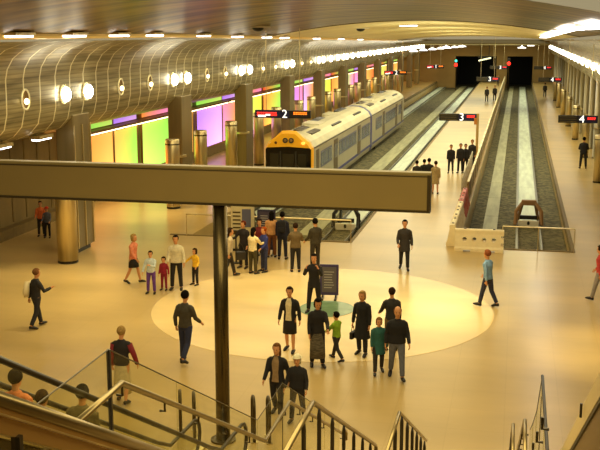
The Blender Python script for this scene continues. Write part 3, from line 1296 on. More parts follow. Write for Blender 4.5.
# buffer stops
def buffer(x, y, label, white=True):
    t = thing('buffer_stop', label, 'buffer stop', (x, y, -1.1))
    mb = mat('buffer_brown', rgb(150, 110, 62), .6) if white else M_dark
    for s in (-1, 1):
        bm = NB()
        tube(bm, [(s * .62, -.5, .1), (s * .6, -.3, .75), (s * .3, -.1, 1.15)], [(.11, .11), (.1, .1), (.09, .09)], 6)
        tube(bm, [(s * .3, -.1, 1.15), (s * .5, 1.0, .1)], .08, 6)
        obj('leg', bm, mb, t)
    bm = NB()
    box(bm, -.36, .36, -.18, .08, 1.02, 1.28, .03)
    obj('head_beam', bm, mb, t)
    bm = NB()
    box(bm, -.5, .5, -.62, -.5, .02, .34, .03)
    w = obj('board', bm, M_white, t)
    bm = NB()
    box(bm, -.42, .42, -.55, -.4, .38, .58, .02)
    obj('cross_bar', bm, M_dark, t)
    bm = NB()
    ball(bm, (0, -.63, .22), (.07, .03, .1), 10)
    obj('keyhole', bm, M_dark, w)


buffer(.77, 50.2, 'brown A-shaped buffer stop with white board on the right track')
buffer(-7.9, 47.5, 'black buffer stop at the end of the empty left track', False)
buffer(-12.9, 46.6, 'black buffer stop in front of the train', False)

# ------------------------------------------------------------------ big overhead sign seen from behind
SY = 18.6
t = thing('overhead_sign', 'huge olive-brown sign board seen from behind on a tall dark pole', 'sign board', (-5.68, SY, 0))
bm = NB()
box(bm, -5.3, 4.11, -.1, .1, 5.03, 5.7, .01)
obj('board', bm, M_sign, t)
bm = NB()
box(bm, -5.3, 4.17, -.12, .12, 5.7, 5.75, .01)
obj('top_trim', bm, M_signt, t)
bm = NB()
box(bm, -5.3, 4.17, -.12, .12, 4.99, 5.03)
box(bm, 4.11, 4.17, -.12, .12, 5.03, 5.7)
box(bm, -5.3, 4.11, -.112, -.1, 5.665, 5.685)
obj('edge_trim', bm, M_steeld, t)
bm = NB()
rings_z(bm, [(0, .145, .145, 0, .16), (5.3, .145, .145, 0, .16)], 20)
obj('pole', bm, mat('pole_metal', rgb(96, 82, 50), .25, .85, noise=.2, scale=8, stretch=(2, 2, .03)), t, True)
bm = NB()
rings_z(bm, [(0, .26, .26, 0, .16), (.04, .26, .26, 0, .16), (.05, .2, .2, 0, .16)], 20)
obj('base_plate', bm, M_steeld, t)

# ------------------------------------------------------------------ kiosk, boards
t = thing('ticket_kiosk', 'pale ticket kiosk with poster standing behind the sign pole', 'kiosk', (-10.25, 36.9, 0), R(8))
bm = NB()
box(bm, -.42, .42, -.35, .35, .08, 1.85, .04)
body = obj('cabinet', bm, mat('kiosk_cream', rgb(206, 190, 140), .5), t)
bm = NB()
box(bm, .02, .36, -.37, -.34, .95, 1.65)
obj('screen', bm, mat('kiosk_blue', rgb(92, 92, 110), .3), t)
bm = NB()
for q in range(5):
    box(bm, -.34, -.04, -.365, -.345, .9 + q * .15, .95 + q * .15)
obj('notice_lines', bm, M_steeld, t)
bm = NB()
box(bm, -.44, .44, -.37, .37, 0, .09)
obj('plinth', bm, M_dark, t)


def board(x, y, w, h, z0, rz, label, mface, mframe, feet=True):
    t = thing('information_board', label, 'information board', (x, y, 0), rz)
    bm = NB()
    box(bm, -w / 2, w / 2, -.03, .03, z0, h, .02)
    obj('panel', bm, mframe, t)
    bm = NB()
    box(bm, -w / 2 + .07, w / 2 - .07, -.04, -.03, z0 + .1, h - .08)
    f = obj('poster', bm, mface, t)
    bm = NB()
    rnd = random.Random(int(x * 10))
    zz = h - .25
    while zz > z0 + .2:
        box(bm, -w / 2 + .14, -w / 2 + .14 + (w - .28) * rnd.uniform(.6, 1), -.046, -.04, zz, zz + .025)
        zz -= .085
    obj('text_lines', bm, mat('poster_lines', rgb(176, 170, 160), .6), f)
    for s in (-1, 1):
        bm = NB()
        box(bm, s * w * .35 - .04, s * w * .35 + .04, -.28, .28, 0, .05, .01)
        box(bm, s * w * .35 - .02, s * w * .35 + .02, -.02, .02, .04, z0 + .1)
        obj('foot', bm, M_steeld, t)


board(-5.6, 30.3, .6, 1.12, .12, R(6), 'small blue-framed notice board on the floor beside the man in a black coat', mat('poster_grey', rgb(98, 90, 92), .5), mat('board_purple', rgb(62, 50, 96), .5))
board(-9.1, 36.1, .72, 1.75, .2, 0, 'tall dark blue information board behind the queue', mat('poster_blue', rgb(66, 58, 74), .5), mat('board_navy', rgb(44, 40, 62), .5))
t = thing('ticket_validator', 'thin black post with a small head beside the man in a dark shirt', 'ticket post', (-9.85, 34.5, 0))
bm = NB()
rings_z(bm, [(0, .16, .16, 0, 0), (.03, .16, .16, 0, 0), (.04, .03, .03, 0, 0), (1.1, .03, .03, 0, 0)], 14)
obj('post', bm, M_dark, t)
bm = NB()
box(bm, -.12, .12, -.08, .08, 1.08, 1.24, .02)
obj('head', bm, M_steeld, t)

# ------------------------------------------------------------------ stairs with glass balustrades
M_step = mat('stair_stone', rgb(150, 126, 76), .6, noise=.1)
GX0, GX1 = -3.06, .47
L2Y, L2Z = 13.0, 2.36
L1Y, L1Z = 7.04, 4.74
SLP = 2.38 / 4.55


def stairz(y):
    if y < 2.0:
        return 6.7
    if y < 5.6:
        return 6.7 - (y - 2.0) * (6.7 - L1Z) / 3.6
    if y < L1Y:
        return L1Z
    if y < 11.6:
        return L1Z - (y - L1Y) * (L1Z - L2Z) / (11.6 - L1Y)
    if y < L2Y:
        return L2Z
    return max(0, L2Z - (y - L2Y) * L2Z / 4.6)


st = thing('staircase', 'wide stone staircase between glass balustrades descending to the concourse', 'staircase')
bm = NB()


def flight(bm, ya, za, yb, zb, n):
    for k in range(n):
        y0 = ya + (yb - ya) * k / n
        y1 = ya + (yb - ya) * (k + 1) / n
        z = za - (za - zb) * (k + 1) / n
        box(bm, GX0 + .03, GX1 - .03, y0, y1, z - .3, z)


flight(bm, 2.0, 6.7, 5.6, L1Z, 11)
flight(bm, L1Y, L1Z, 11.6, L2Z, 14)
flight(bm, L2Y, L2Z, 17.6, 0.0, 14)
box(bm, GX0 + .03, GX1 - .03, 5.6, L1Y, L1Z - .3, L1Z)
box(bm, GX0 + .03, GX1 - .03, 11.6, L2Y, L2Z - .3, L2Z)
for y in (6.3, 12.3):
    for x in (-2.6, -.1):
        box(bm, x - .15, x + .15, y - .15, y + .15, 0, stairz(y) - .2)
obj('steps', bm, M_step, st)


def glass_run(x, side, label, hg=1.12, dark=False, y_end=17.7):
    t = thing('glass_balustrade', label, 'balustrade', (x, 0, 0))
    ys = [5.6, L1Y, 8.6, 10.1, 11.6, L2Y, 14.6, 16.2, y_end] if not dark else [9.9, 11.6, L2Y, 14.6, 16.2, y_end]
    tp = lambda y: (3.85 if (dark and y <= L2Y) else stairz(y) + hg)
    for a, b in zip(ys, ys[1:]):
        bm = NB()
        za, zb = stairz(a), stairz(b)
        vs = []
        for dx in (-.008, .008):
            for (y, z) in ((a + .008, za + .05), (b - .008, zb + .05), (b - .008, tp(b)), (a + .008, tp(a))):
                vs.append(bm.verts.new((dx, y, z)))
        for f in ((0, 1, 2, 3), (7, 6, 5, 4), (0, 4, 5, 1), (1, 5, 6, 2), (2, 6, 7, 3), (3, 7, 4, 0)):
            bm.faces.new([vs[q] for q in f])
        obj('glass_pane', bm, M_glass, t)
        bm = NB()
        tube(bm, [(0, a, tp(a)), (0, b, tp(b))], .02 if (dark and a < L2Y) else .006, 6)
        obj('edge_strip', bm, M_dark if dark else M_steeld, t)
    for y in ((L1Y, L2Y) if not dark else (L2Y,)):
        bm = NB()
        w_ = .014 if y == L1Y else .005
        box(bm, -w_, w_, y - w_, y + w_, stairz(y) - .1, stairz(y) + hg)
        obj('post', bm, M_handrail, t)
    bm = NB()
    pr = [(y, stairz(y)) for y in (5.6, L1Y, 11.6, L2Y, 17.6)][2 if dark else 0:]
    for (a, za), (b, zb) in zip(pr, pr[1:]):
        vs = []
        for dx in (-.05, .05):
            for (y, z) in ((a, za - .28), (b, zb - .28), (b, zb + .06), (a, za + .06)):
                vs.append(bm.verts.new((dx, y, z)))
        for f in ((0, 1, 2, 3), (7, 6, 5, 4), (0, 4, 5, 1), (1, 5, 6, 2), (2, 6, 7, 3), (3, 7, 4, 0)):
            bm.faces.new([vs[q] for q in f])
    obj('stringer', bm, M_steeld, t)
    return t


glass_run(GX0, -1, 'left glass stair balustrade with a sharp peak by the black vest')
glass_run(GX1, 1, 'right glass balustrade of the stairs with a thick dark edge', 1.2, True)


def handrail(x, label, r=.026, h=.85, kind='bracket', y_start=5.7, y_end=17.5, inward=1, m=None):
    m = m or M_railm
    t = thing('handrail', label, 'handrail', (x, 0, 0))
    ys = [y for y in (y_start, L1Y, 11.6, L2Y, y_end) if y >= y_start]
    pts = [(0, y, stairz(y) + h) for y in ys]
    pts = pts + [(0, y_end + .3, h), (0, y_end + .42, h - .1), (0, y_end + .42, h - .25)] if kind == 'bracket' else pts
    bm = NB()
    tube(bm, pts, r, 10)
    obj('rail', bm, m, t, True)
    if kind == 'bracket':
        y = 6.1
        while y < y_end:
            bm = NB()
            z = stairz(y) + h
            tube(bm, [(0, y, z - .01), (0, y, z - .1), (-.05 * inward, y, z - .1)], .012, 6)
            obj('bracket', bm, M_steeld, t)
            y += .95
    else:
        y = y_start + .1
        while y < y_end:
            z = stairz(y)
            bm = NB()
            tube(bm, [(0, y, z - .02), (0, y, z + .12), (0, y, z + .3), (0, y, z + h - .1), (0, y, z + h)], [.014, .014, .026, .026, .012], 8)
            obj('baluster', bm, M_handrail, t, True)
            y += .8
    return t


handrail(-2.96, 'steel handrail bracketed inside the left stair glass')
handrail(.27, 'steel handrail bracketed inside the right stair glass', inward=-1, y_start=11.62)
handrail(-1.41, 'slim steel stair rail with dark balusters, right of the two middle rails', .026, .82, 'bal', 11.62, y_end=17.7)
t = thing('handrail', 'stout steel stair rail with dark balusters, left of the two middle rails', 'handrail', (-2.3, 0, 0))
zR = lambda y: 3.85 if y < 11.4 else 3.85 - .515 * (y - 11.4)
bm = NB()
tube(bm, [(0, y, zR(y)) for y in (9.7, 11.4, 14, 17.15)] + [(0, 17.3, .78), (0, 17.3, .02)], .034, 10)
obj('rail', bm, M_railm, t, True)
y = 9.9
while y < 17:
    bm = NB()
    z, zt = stairz(y), zR(y)
    tube(bm, [(0, y, z - .02), (0, y, z + .12), (0, y, z + .3), (0, y, zt - .12), (0, y, zt)], [.014, .014, .028, .028, .012], 8)
    obj('baluster', bm, M_handrail, t, True)
    y += .95
handrail(.12, 'short steel rail with posts close to the right stair glass', .022, .78, 'bal', 11.62, y_end=16.0)

# upper flight balustrade, close to the camera
def sloped(bm, x0, x1, y0, y1, f, za, zb):
    """bar between x0..x1 following height f(y), from f+za to f+zb"""
    vs = []
    for x in (x0, x1):
        for (y, z) in ((y0, f(y0) + za), (y1, f(y1) + za), (y1, f(y1) + zb), (y0, f(y0) + zb)):
            vs.append(bm.verts.new((x, y, z)))
    for q in ((0, 1, 2, 3), (7, 6, 5, 4), (0, 4, 5, 1), (1, 5, 6, 2), (2, 6, 7, 3), (3, 7, 4, 0)):
        bm.faces.new([vs[k] for k in q])


fB = lambda y: 8.3 - .56 * y + .505
t = thing('upper_balustrade', 'thick sloping balustrade with steel rail and brown fascia in the bottom left corner', 'balustrade', (-2.0, 0, 0))
bm = NB()
tube(bm, [(0, 2.0, fB(2.0)), (0, 7.2, fB(7.2))], .032, 12)
obj('rail', bm, M_railm, t, True)
bm = NB()
sloped(bm, -.05, .0, 2.0, 7.2, fB, -.15, -.025)
obj('fascia', bm, mat('bronze_fascia', rgb(190, 146, 74), .3, .4), t)
bm = NB()
sloped(bm, -.03, .03, 2.0, 7.2, fB, -.075, -.065)
obj('highlight_strip', bm, M_steel, t)  # bright bar put in as the highlight along the rail
bm = NB()
sloped(bm, -.01, .01, 2.0, 7.2, fB, -.95, -.15)
obj('glass_pane', bm, M_glass, t)
for y in (2.4, 3.62, 4.2, 4.9, 6.0, 7.0):
    bm = NB()
    box(bm, -.02, .02, y - .015, y + .015, fB(y) - 1.1, fB(y) - .14)
    obj('post', bm, M_handrail, t)

# ------------------------------------------------------------------ escalators
def escalator(xa, xb, off, label, wide_near=False):
    """rails at xa and xb; rail height = off - .56 y down to about z=.95"""
    t = thing('escalator', label, 'escalator', ((xa + xb) / 2, 0, 0))
    c = (xa + xb) / 2
    y1 = (off - .98) / .56
    f = lambda y: max(off - .56 * y, .98)
    ys = [3.2, y1 - .6, y1, y1 + 1.35]
    for x in (xa, xb):
        xx = x - c
        zs = [off - .56 * 3.2, off - .56 * (y1 - .6), 1.02, .95]
        pts = [(xx, y, z) for y, z in zip(ys, zs)]
        ye = ys[-1]
        for k in range(1, 7):
            a = PI * k / 6
            pts.append((xx, ye + .35 * math.sin(a), .6 + .35 * math.cos(a)))
        bm = NB()
        tube(bm, pts, .036, 10)
        obj('handrail', bm, M_handrail, t, True)
        bm = NB()
        sl = lambda y: off - .56 * y
        sloped(bm, xx - .008, xx + .008, 3.2, y1 - .1, sl, -.72, -.04)
        box(bm, xx - .008, xx + .008, y1 - .1, ye + .2, .3, .93)
        obj('glass_pane', bm, M_glass, t)
        s = -1 if x == xa else 1
        bm = NB()
        sloped(bm, xx - .09, xx + .09, 3.2, y1 + .35, sl, -.85, -.72)
        box(bm, xx - .09, xx + .09, y1 + .3, ye + .4, .16, .28)
        obj('deck', bm, M_steel, t)
        bm = NB()
        sloped(bm, xx - .05, xx + .05, 3.2, y1 + .35, sl, -1.9, -.85)
        box(bm, xx - .05, xx + .05, y1 + .3, ye + .3, 0, .16)
        obj('side_panel', bm, M_steeld, t)
    # steps
    bm = NB()
    y = 3.2
    while y < y1 + 2.4:
        z = off - .56 * y - 1.45
        if z < -.02:
            break
        box(bm, xa - c + .07, xb - c - .07, y, y + .4, z - .22, z)
        y += .4
    box(bm, xa - c + .07, xb - c - .07, y, y1 + 2.0, -.02, .02)
    obj('steps', bm, mat('escalator_step', rgb(70, 60, 38), .5, .4), t)
    return t


escalator(-5.85, -4.9, 9.96, 'escalator with black handrails carrying two riders at the lower left')
# right-hand escalator edge
fC = lambda y: 8.3 - .57 * y + 1.62
t = thing('escalator', 'edge of an escalator with a broad pale capping at the bottom right corner', 'escalator', (.63, 0, 0))
bm = NB()
sloped(bm, 0.0, .2, 2.5, 15.4, fC, -.2, .0)
obj('capping', bm, mat('pale_capping', rgb(226, 200, 138), .3, .2), t)
bm = NB()
sloped(bm, .2, .27, 2.5, 15.4, fC, -.06, .05)
obj('handrail', bm, M_handrail, t)
bm = NB()
sloped(bm, .02, .18, 2.5, 15.4, fC, -1.1, -.235)
bm2 = NB()
sloped(bm2, .005, .19, 2.5, 15.4, fC, -.235, -.2)
obj('shadow_gap', bm2, M_dark, t)  # solid dark bar stands in for the shade of the gap
obj('side_panel', bm, mat('bronze_side', rgb(122, 92, 46), .4, .3), t)
bm = NB()
sloped(bm, 1.2, 1.3, 2.5, 15.4, fC, -.06, .02)
obj('handrail', bm, M_handrail, t)
bm = NB()
y = 2.5
while y < 15.4:
    box(bm, .2, 1.2, y, y + .4, fC(y) - 1.3, fC(y) - 1.08)
    y += .4
obj('steps', bm, mat('escalator_step', rgb(70, 60, 38), .5, .4), t)
bm = NB()
tube(bm, [(-.02, 8.05, fC(8.05) - .12), (-.02, 8.05, fC(8.05) + .0)], .011, 8)
obj('bolt_post', bm, M_handrail, t)

# inverted U barriers at the escalator foot
for i, (x, y) in enumerate(((-5.09, 18.97), (-4.77, 18.99), (-6.68, 18.97), (-6.36, 18.92))):
    lab = ['left of the pair beside the foot of the sign pole', 'right of the pair beside the foot of the sign pole', 'leftmost of four at the escalator foot', 'second from left at the escalator foot'][i]
    t = thing('arched_bollard', 'dark steel arch, ' + lab, 'bollard', (x, y, 0), R(20))
    bm = NB()
    pts = [(0, -.22, .01), (0, -.22, .72)] + [(0, -.22 * math.cos(PI * k / 8), .72 + .2 * math.sin(PI * k / 8)) for k in range(1, 8)] + [(0, .22, .72), (0, .22, .01)]
    tube(bm, pts, .035, 8, up=V((1, 0, 0)))
    obj('hoop', bm, M_steeld, t, True)
    for s in (-1, 1):
        bm = NB()
        rings_z(bm, [(0, .07, .07, 0, s * .22), (.02, .07, .07, 0, s * .22)], 12)
        obj('flange', bm, M_steel, t)

# ------------------------------------------------------------------ people
SKIN = rgb(214, 150, 96)
SKIN2 = rgb(150, 100, 62)


def cm(c, rough=.8):
    key = 'cloth_%02x%02x%02x' % tuple(int(v * 255) for v in c)
    return mat(key, rgb(*[v * 255 for v in c]), rough, noise=.12, scale=14)


def hexc(r, g, b):
    return (r / 255, g / 255, b / 255)


def joints(p):
    """forward kinematics in metres for a 1.75 m figure facing +Y"""
    J = {}
    lean = R(p.get('lean', 0))
    hip = V((0, 0, .95))

    def sp(d, side=0.):
        return hip + V((side, math.sin(lean) * d, math.cos(lean) * d))
    J['hip'] = hip
    J['waist'] = sp(.16)
    J['chest'] = sp(.36)
    J['neck'] = sp(.53)
    J['neck2'] = sp(.60) + V((0, .012, 0))
    J['head'] = J['neck2'] + V((0, .02 + .10 * math.sin(R(p.get('nod', 0))), .105))
    for s, k in ((-1, 'l'), (1, 'r')):
        sw, kn = p.get('leg_' + k, (3, 4))
        a = R(sw)
        b = R(sw - kn)
        h = hip + V((s * .095, 0, -.04))
        J['hip' + k] = h
        sprd = p.get('spread', .02) * s
        J['knee' + k] = h + V((sprd, math.sin(a) * .43, -math.cos(a) * .43))
        J['ank' + k] = J['knee' + k] + V((sprd * .6, math.sin(b) * .41, -math.cos(b) * .41))
        fa = b * .6
        J['toe' + k] = J['ank' + k] + V((s * .03, .17 * math.cos(fa), -.055 + .17 * math.sin(fa)))
        J['heel' + k] = J['ank' + k] + V((0, -.05, -.04))
        fwd, ab, el, inn = p.get('arm_' + k, (5, 8, 15, 0))
        sh = sp(.44, s * .182)
        f = R(fwd) 
        A = R(ab)
        d1 = V((s * math.sin(A), math.sin(f) * math.cos(A), -math.cos(f) * math.cos(A)))
        J['sh' + k] = sh
        J['elb' + k] = sh + d1 * .29
        f2 = R(fwd + el)
        I = R(ab * .4 - inn)
        d2 = V((s * math.sin(I), math.sin(f2) * math.cos(I), -math.cos(f2) * math.cos(I)))
        J['wr' + k] = J['elb' + k] + d2 * .25
        J['hd' + k] = d2
    return J


def torso_path(J, top=True):
    return [J['hip'] + V((0, 0, -.1)), J['hip'], J['waist'], J['chest'], J['neck'] + V((0, 0, -.06)), J['neck'] + V((0, 0, -.01))]


def person(x, y, rz, h, label, top, bottom, hair, hair_style='short', skirt=None, coat=0., shoes=hexc(30, 22, 14), skin=SKIN,
           fine=True, build=1., group=None, z=0., cap=None, legs_bare=False, hat=None, vest=None, sleeves=True, pattern=None, **p):
    J = joints(p)
    k = h / 1.75
    child = h < 1.35
    hs = 1.06 if not child else min(1.4, 1.06 + (1.4 - h) * .75)
    b = build
    low = min(J[q].z - o for q, o in (('ankl', .085), ('ankr', .085), ('toel', .03), ('toer', .03)))
    S = lambda v: V((v.x * k, v.y * k, (v.z - low) * k))
    J = {q: (S(v) if not q.startswith('hd') else v) for q, v in J.items()}
    fz = lambda *r: [tuple(q * k for q in e) if isinstance(e, tuple) else e * k for e in r]
    # body: torso, limbs, neck and head fused into one surface
    bm = NB()
    tube(bm, [J['hip'] + V((0, 0, -.1 * k)), J['hip'], J['waist'], J['chest'], J['neck'] + V((0, 0, -.07 * k)), J['neck'] + V((0, 0, -.015 * k))],
         fz((.13 * b, .09), (.155 * b, .105), (.13 * b, .09), (.155 * b, .105), (.105, .075), (.06, .058)), 14, up=V((0, 1, 0)))
    tube(bm, [J['neck'] + V((0, 0, -.06 * k)), J['neck2'] + V((0, 0, .03 * k))], fz(.055, .052), 10)
    for s in 'lr':
        tube(bm, [J['hip' + s] + V((0, 0, .06 * k)), J['hip' + s], J['knee' + s].lerp(J['hip' + s], .5), J['knee' + s], J['ank' + s].lerp(J['knee' + s], .65), J['ank' + s]],
             fz(.085, .09, .074, .055, .056, .038), 10, up=V((0, 1, 0)))
        tube(bm, [J['heel' + s], J['ank' + s].lerp(J['toe' + s], .5) + V((0, 0, -.02 * k)), J['toe' + s]], fz(.036, .042, .03), 8)
        tube(bm, [J['sh' + s] + (J['chest'] - J['sh' + s]) * .3, J['sh' + s], J['elb' + s].lerp(J['sh' + s], .5), J['elb' + s], J['wr' + s].lerp(J['elb' + s], .7), J['wr' + s]],
             fz(.055, .058, .046, .04, .036, .026), 10, up=V((0, 1, 0)))
        d = J['hd' + s]
        fx, fy = frame(d, V((1, 0, 0)))
        tube(bm, [J['wr' + s], J['wr' + s] + d * .03 * k, J['wr' + s] + d * .085 * k], fz((.026, .02), (.038, .018), (.04, .016)), 10, up=V((1, 0, 0)))
    hc = J['head'] + V((0, 0, .015 * k))
    q = k * hs
    yaw = R(p.get('turn', 0))
    nod = R(p.get('nod', 0))
    HM = Matrix.Translation(hc) @ Matrix.Rotation(yaw, 4, 'Z') @ Matrix.Rotation(-nod, 4, 'X')
    rr = rings_z(bm, [(-.125, .03, .035, 0, .03), (-.105, .052, .06, 0, .018), (-.06, .067, .082, 0, .005), (0, .077, .098, 0, -.004), (.045, .077, .1, 0, -.008), (.09, .06, .08, 0, -.01), (.115, .03, .04, 0, -.01)], 16)
    hv = [v for r in rr for v in r]
    ms = Matrix.Scale(q, 4)
    for v in hv:
        v.co = HM @ (ms @ v.co)
    for c, r in (((0, .098, -.03), (.013, .02, .022)), ((.078, -.005, -.01), (.012, .022, .032)), ((-.078, -.005, -.01), (.012, .022, .032)), ((0, .08, .02), (.045, .016, .01)), ((0, .082, -.09), (.022, .014, .016))):
        vs = ball(bm, c, r, 8)
        for v in vs:
            v.co = HM @ (ms @ v.co)
    me = baked(bm, .0165 * max(k, .7) if fine else .026 * max(k, .8), 2)
    # hands: four unequal bent fingers and a side thumb, rooted in the palm
    bm = NB()
    bm.from_mesh(me)
    bpy.data.meshes.remove(me)
    for s, sg in (('l', -1), ('r', 1)):
        d = J['hd' + s]
        side = V((0, 1, 0)) if abs(d.y) < .75 else V((-sg, 0, 0))
        side = (side - d * side.dot(d)).normalized()
        nrm = d.cross(side).normalized()
        cin = nrm if nrm.dot(V((-sg, 0, 0))) > 0 else -nrm
        if abs(d.y) >= .75:
            cin = -nrm if nrm.z > 0 else nrm
        base = J['wr' + s] + d * .075 * k
        for i, (o, L) in enumerate(((.03, .068), (.011, .078), (-.009, .073), (-.028, .056))):
            b0 = base + side * o * k
            b1 = b0 + (d * .92 + cin * .25).normalized() * L * .5 * k
            b2 = b1 + (d * .7 + cin * .7).normalized() * L * .5 * k
            tube(bm, [b0, b1, b2], fz(.0095, .009, .007), 6)
        b0 = J['wr' + s] + d * .03 * k + side * .026 * k
        b1 = b0 + (d * .6 + side * .75).normalized() * .035 * k
        b2 = b1 + (d * .9 + side * .2 + cin * .3).normalized() * .032 * k
        tube(bm, [b0, b1, b2], fz(.012, .011, .008), 6)
    root = obj('person', bm, mat('skin_%d' % int(skin[0] * 999), skin, .6), None, True, loc=(x, y, z), rz=R(rz))
    tag(root, label, 'person', group)
    vx = (.02 if fine else .028) * max(k, .75)
    # top garment
    slv = 1.0
    bm = NB()
    g = .016
    hem = J['hip'] + V((0, 0, (-.06 - coat) * k))
    pts = [hem, J['hip'], J['waist'], J['chest'], J['neck'] + V((0, 0, -.09 * k)), J['neck'] + V((0, 0, -.035 * k)), J['neck'] + V((0, 0, .02 * k))]
    flare = .03 + coat * .12
    rd = [(.155 * b + flare, .112 + flare), (.165 * b + g, .118 + g), (.145 * b + g, .105 + g), (.172 * b + g, .12 + g), (.15 * b + g * .5, .1 + g), (.095 + g * .5, .078 + g), (.062 + g, .06 + g)]
    if coat > .2:
        pts.insert(1, J['hip'] + V((0, 0, -.06 * k)))
        rd.insert(1, (.168 * b + .02, .122 + .02))
    tube(bm, pts, fz(*rd), 16, up=V((0, 1, 0)))
    for s in 'lr':
        if sleeves:
            tube(bm, [J['neck'].lerp(J['sh' + s], .35) + V((0, 0, -.04 * k)), J['sh' + s].lerp(J['neck'], .22) + V((0, 0, -.012 * k)), J['sh' + s] + V((0, 0, -.02 * k)), J['elb' + s].lerp(J['sh' + s], .5), J['elb' + s], J['wr' + s].lerp(J['elb' + s], .5), J['wr' + s].lerp(J['elb' + s], .04)],
                 fz(.06, .07, .074, .064, .056, .052, .044), 10, up=V((0, 1, 0)))
    me = baked(bm, vx, 1)
    nme = 'coat' if coat > .2 else 'jacket'
    link(nme, me, pattern or cm(top), root, True)
    if vest:
        # open front showing a different layer
        bm = NB()
        rows = []
        for (c_, (rx, ry)), wd in list(zip(zip(pts, fz(*rd)), [24, 26, 28, 26, 24, 26, 30, 34, 34][-len(pts):])):
            rows.append([bm.verts.new(c_ + V((-(rx + .008) * math.cos(R(a)), (ry + .010) * math.sin(R(a)), 0))) for a in [90 - wd + 2 * wd * q_ / 6 for q_ in range(7)]])
        for a_, b_ in zip(rows, rows[1:]):
            for q_ in range(6):
                bm.faces.new((a_[q_], a_[q_ + 1], b_[q_ + 1], b_[q_]))
        obj('shirt', bm, cm(vest), root, True)
    if legs_bare is False:
        bm = NB()
        tube(bm, [J['hip'] + V((0, 0, -.13 * k)), J['hip'] + V((0, 0, -.05 * k)), J['hip'] + V((0, 0, .06 * k))], fz((.135 * b, .1), (.16 * b, .116), (.15 * b, .108)), 14, up=V((0, 1, 0)))
        for s in 'lr':
            tube(bm, [J['hip' + s] + V((0, 0, .03 * k)), J['hip' + s], J['knee' + s].lerp(J['hip' + s], .5), J['knee' + s], J['ank' + s].lerp(J['knee' + s], .5), J['ank' + s].lerp(J['knee' + s], .04)],
                 fz(.098, .102, .09, .074, .068, .062), 12, up=V((0, 1, 0)))
        link('trousers', baked(bm, vx, 1), cm(bottom), root, True)
    if skirt:
        L, c, fl = skirt
        bm = NB()
        mid = (J['kneel'] + J['kneer']) / 2 * .5 + J['hip'] * .5
        hp = J['hip']
        cen = lambda t: V((hp.x, hp.y + ((J['kneel'].y + J['kneer'].y) / 2 - hp.y) * t, hp.z + .06 * k - L * k * t))
        tube(bm, [cen(0), cen(.25), cen(.6), cen(1)], fz((.15 * b, .11), (.178 * b, .135), (.185 * b + fl * .6, .15 + fl * .8), (.185 * b + fl, .16 + fl * 1.3)), 18, up=V((0, 1, 0)))
        obj('skirt', bm, cm(c) if not isinstance(c, bpy.types.Material) else c, root, True)
    for s in 'lr':
        bm = NB()
        tube(bm, [J['heel' + s] + V((0, -.01 * k, 0)), J['ank' + s].lerp(J['toe' + s], .45) + V((0, 0, -.012 * k)), J['toe' + s], J['toe' + s] + V((0, .045 * k, -.004))],
             fz((.044, .045), (.05, .048), (.046, .034), (.024, .02)), 10)
        obj('shoe', bm, cm(shoes, .5), root, True)
    # hair: a shell over the skull with the face left open
    bm = NB()
    vs = ball(bm, (0, -.014, .03), (.096, .116, .108), 16)
    dele = []
    for v in vs:
        c = v.co
        if c.y > .045 and c.z < .055 + (c.y - .045) * .3:
            dele.append(v)
        elif c.z < (-.055 if hair_style in ('short', 'bald') else -.08) and c.y > -.03:
            dele.append(v)
    if hair_style == 'bald':
        dele = [v for v in vs if v.co.z > .06 or v.co.y > .03 or v.co.z < -.06]
    bmesh.ops.delete(bm, geom=dele, context='VERTS')
    if hair_style == 'long':
        tube(bm, [(0, -.05, .04), (0, -.075, -.06), (0, -.085, -.16), (0, -.09, -.25)], [(.086, .06), (.09, .05), (.085, .04), (.05, .025)], 12, up=V((0, 1, 0)))
    if hair_style == 'bob':
        tube(bm, [(0, -.035, .04), (0, -.035, -.05), (0, -.04, -.11)], [(.095, .08), (.1, .078), (.085, .06)], 12, up=V((0, 1, 0)))
    if hair_style == 'bun':
        ball(bm, (0, -.13, .05), .04, 8)
    for v in bm.verts:
        v.co = HM @ (ms @ v.co)
    o = obj('hair', bm, mat('hair_%02x%02x%02x' % tuple(int(c * 255) for c in hair), rgb(*[c * 205 for c in hair]), .9, spec=.1, noise=.25, scale=30), root, True)
    if hair_style != 'bald':
        so = o.modifiers.new('t', 'SOLIDIFY')
        so.thickness = .008
    if hat:
        bm = NB()
        ball(bm, (0, -.01, .07), (.098, .115, .075), 14)
        tube(bm, [(0, -.0, .055), (0, -.0, .07)], [(.125, .145), (.12, .14)], 18, up=V((0, 1, 0)))
        for v in bm.verts:
            v.co = HM @ (ms @ v.co)
        obj('hat', bm, cm(hat), root, True)
    # face
    for sx in (-1, 1):
        bm = NB()
        ball(bm, (sx * .03, .088, .0), (.013, .008, .008), 8)
        for v in bm.verts:
            v.co = HM @ (ms @ v.co)
        obj('eye', bm, mat('eye_dark', rgb(38, 26, 18), .3), root, True)
    bm = NB()
    ball(bm, (0, .088, -.068), (.024, .008, .006), 8)
    for v in bm.verts:
        v.co = HM @ (ms @ v.co)
    obj('mouth', bm, mat('lip', rgb(150, 70, 52), .6), root, True)
    return root, J


def world(root, v):
    return Matrix.Translation(root.location) @ Matrix.Rotation(root.rotation_euler.z, 4, 'Z') @ v


def bag_at(p, rz, label, w=.3, h=.24, d=.12, c=hexc(28, 20, 12), strap=.3):
    """p = where the hand holds it"""
    t = thing('handbag', label, 'bag', p, rz)
    bm = NB()
    box(bm, -d / 2, d / 2, -w / 2, w / 2, -strap - h, -strap, .03)
    obj('pouch', bm, cm(c, .5), t)
    bm = NB()
    tube(bm, [(0, -w * .35, -strap), (0, -w * .2, -strap * .3), (0, 0, 0), (0, w * .2, -strap * .3), (0, w * .35, -strap)], .01, 6, up=V((1, 0, 0)))
    obj('strap', bm, cm(c, .5), t)
    return t


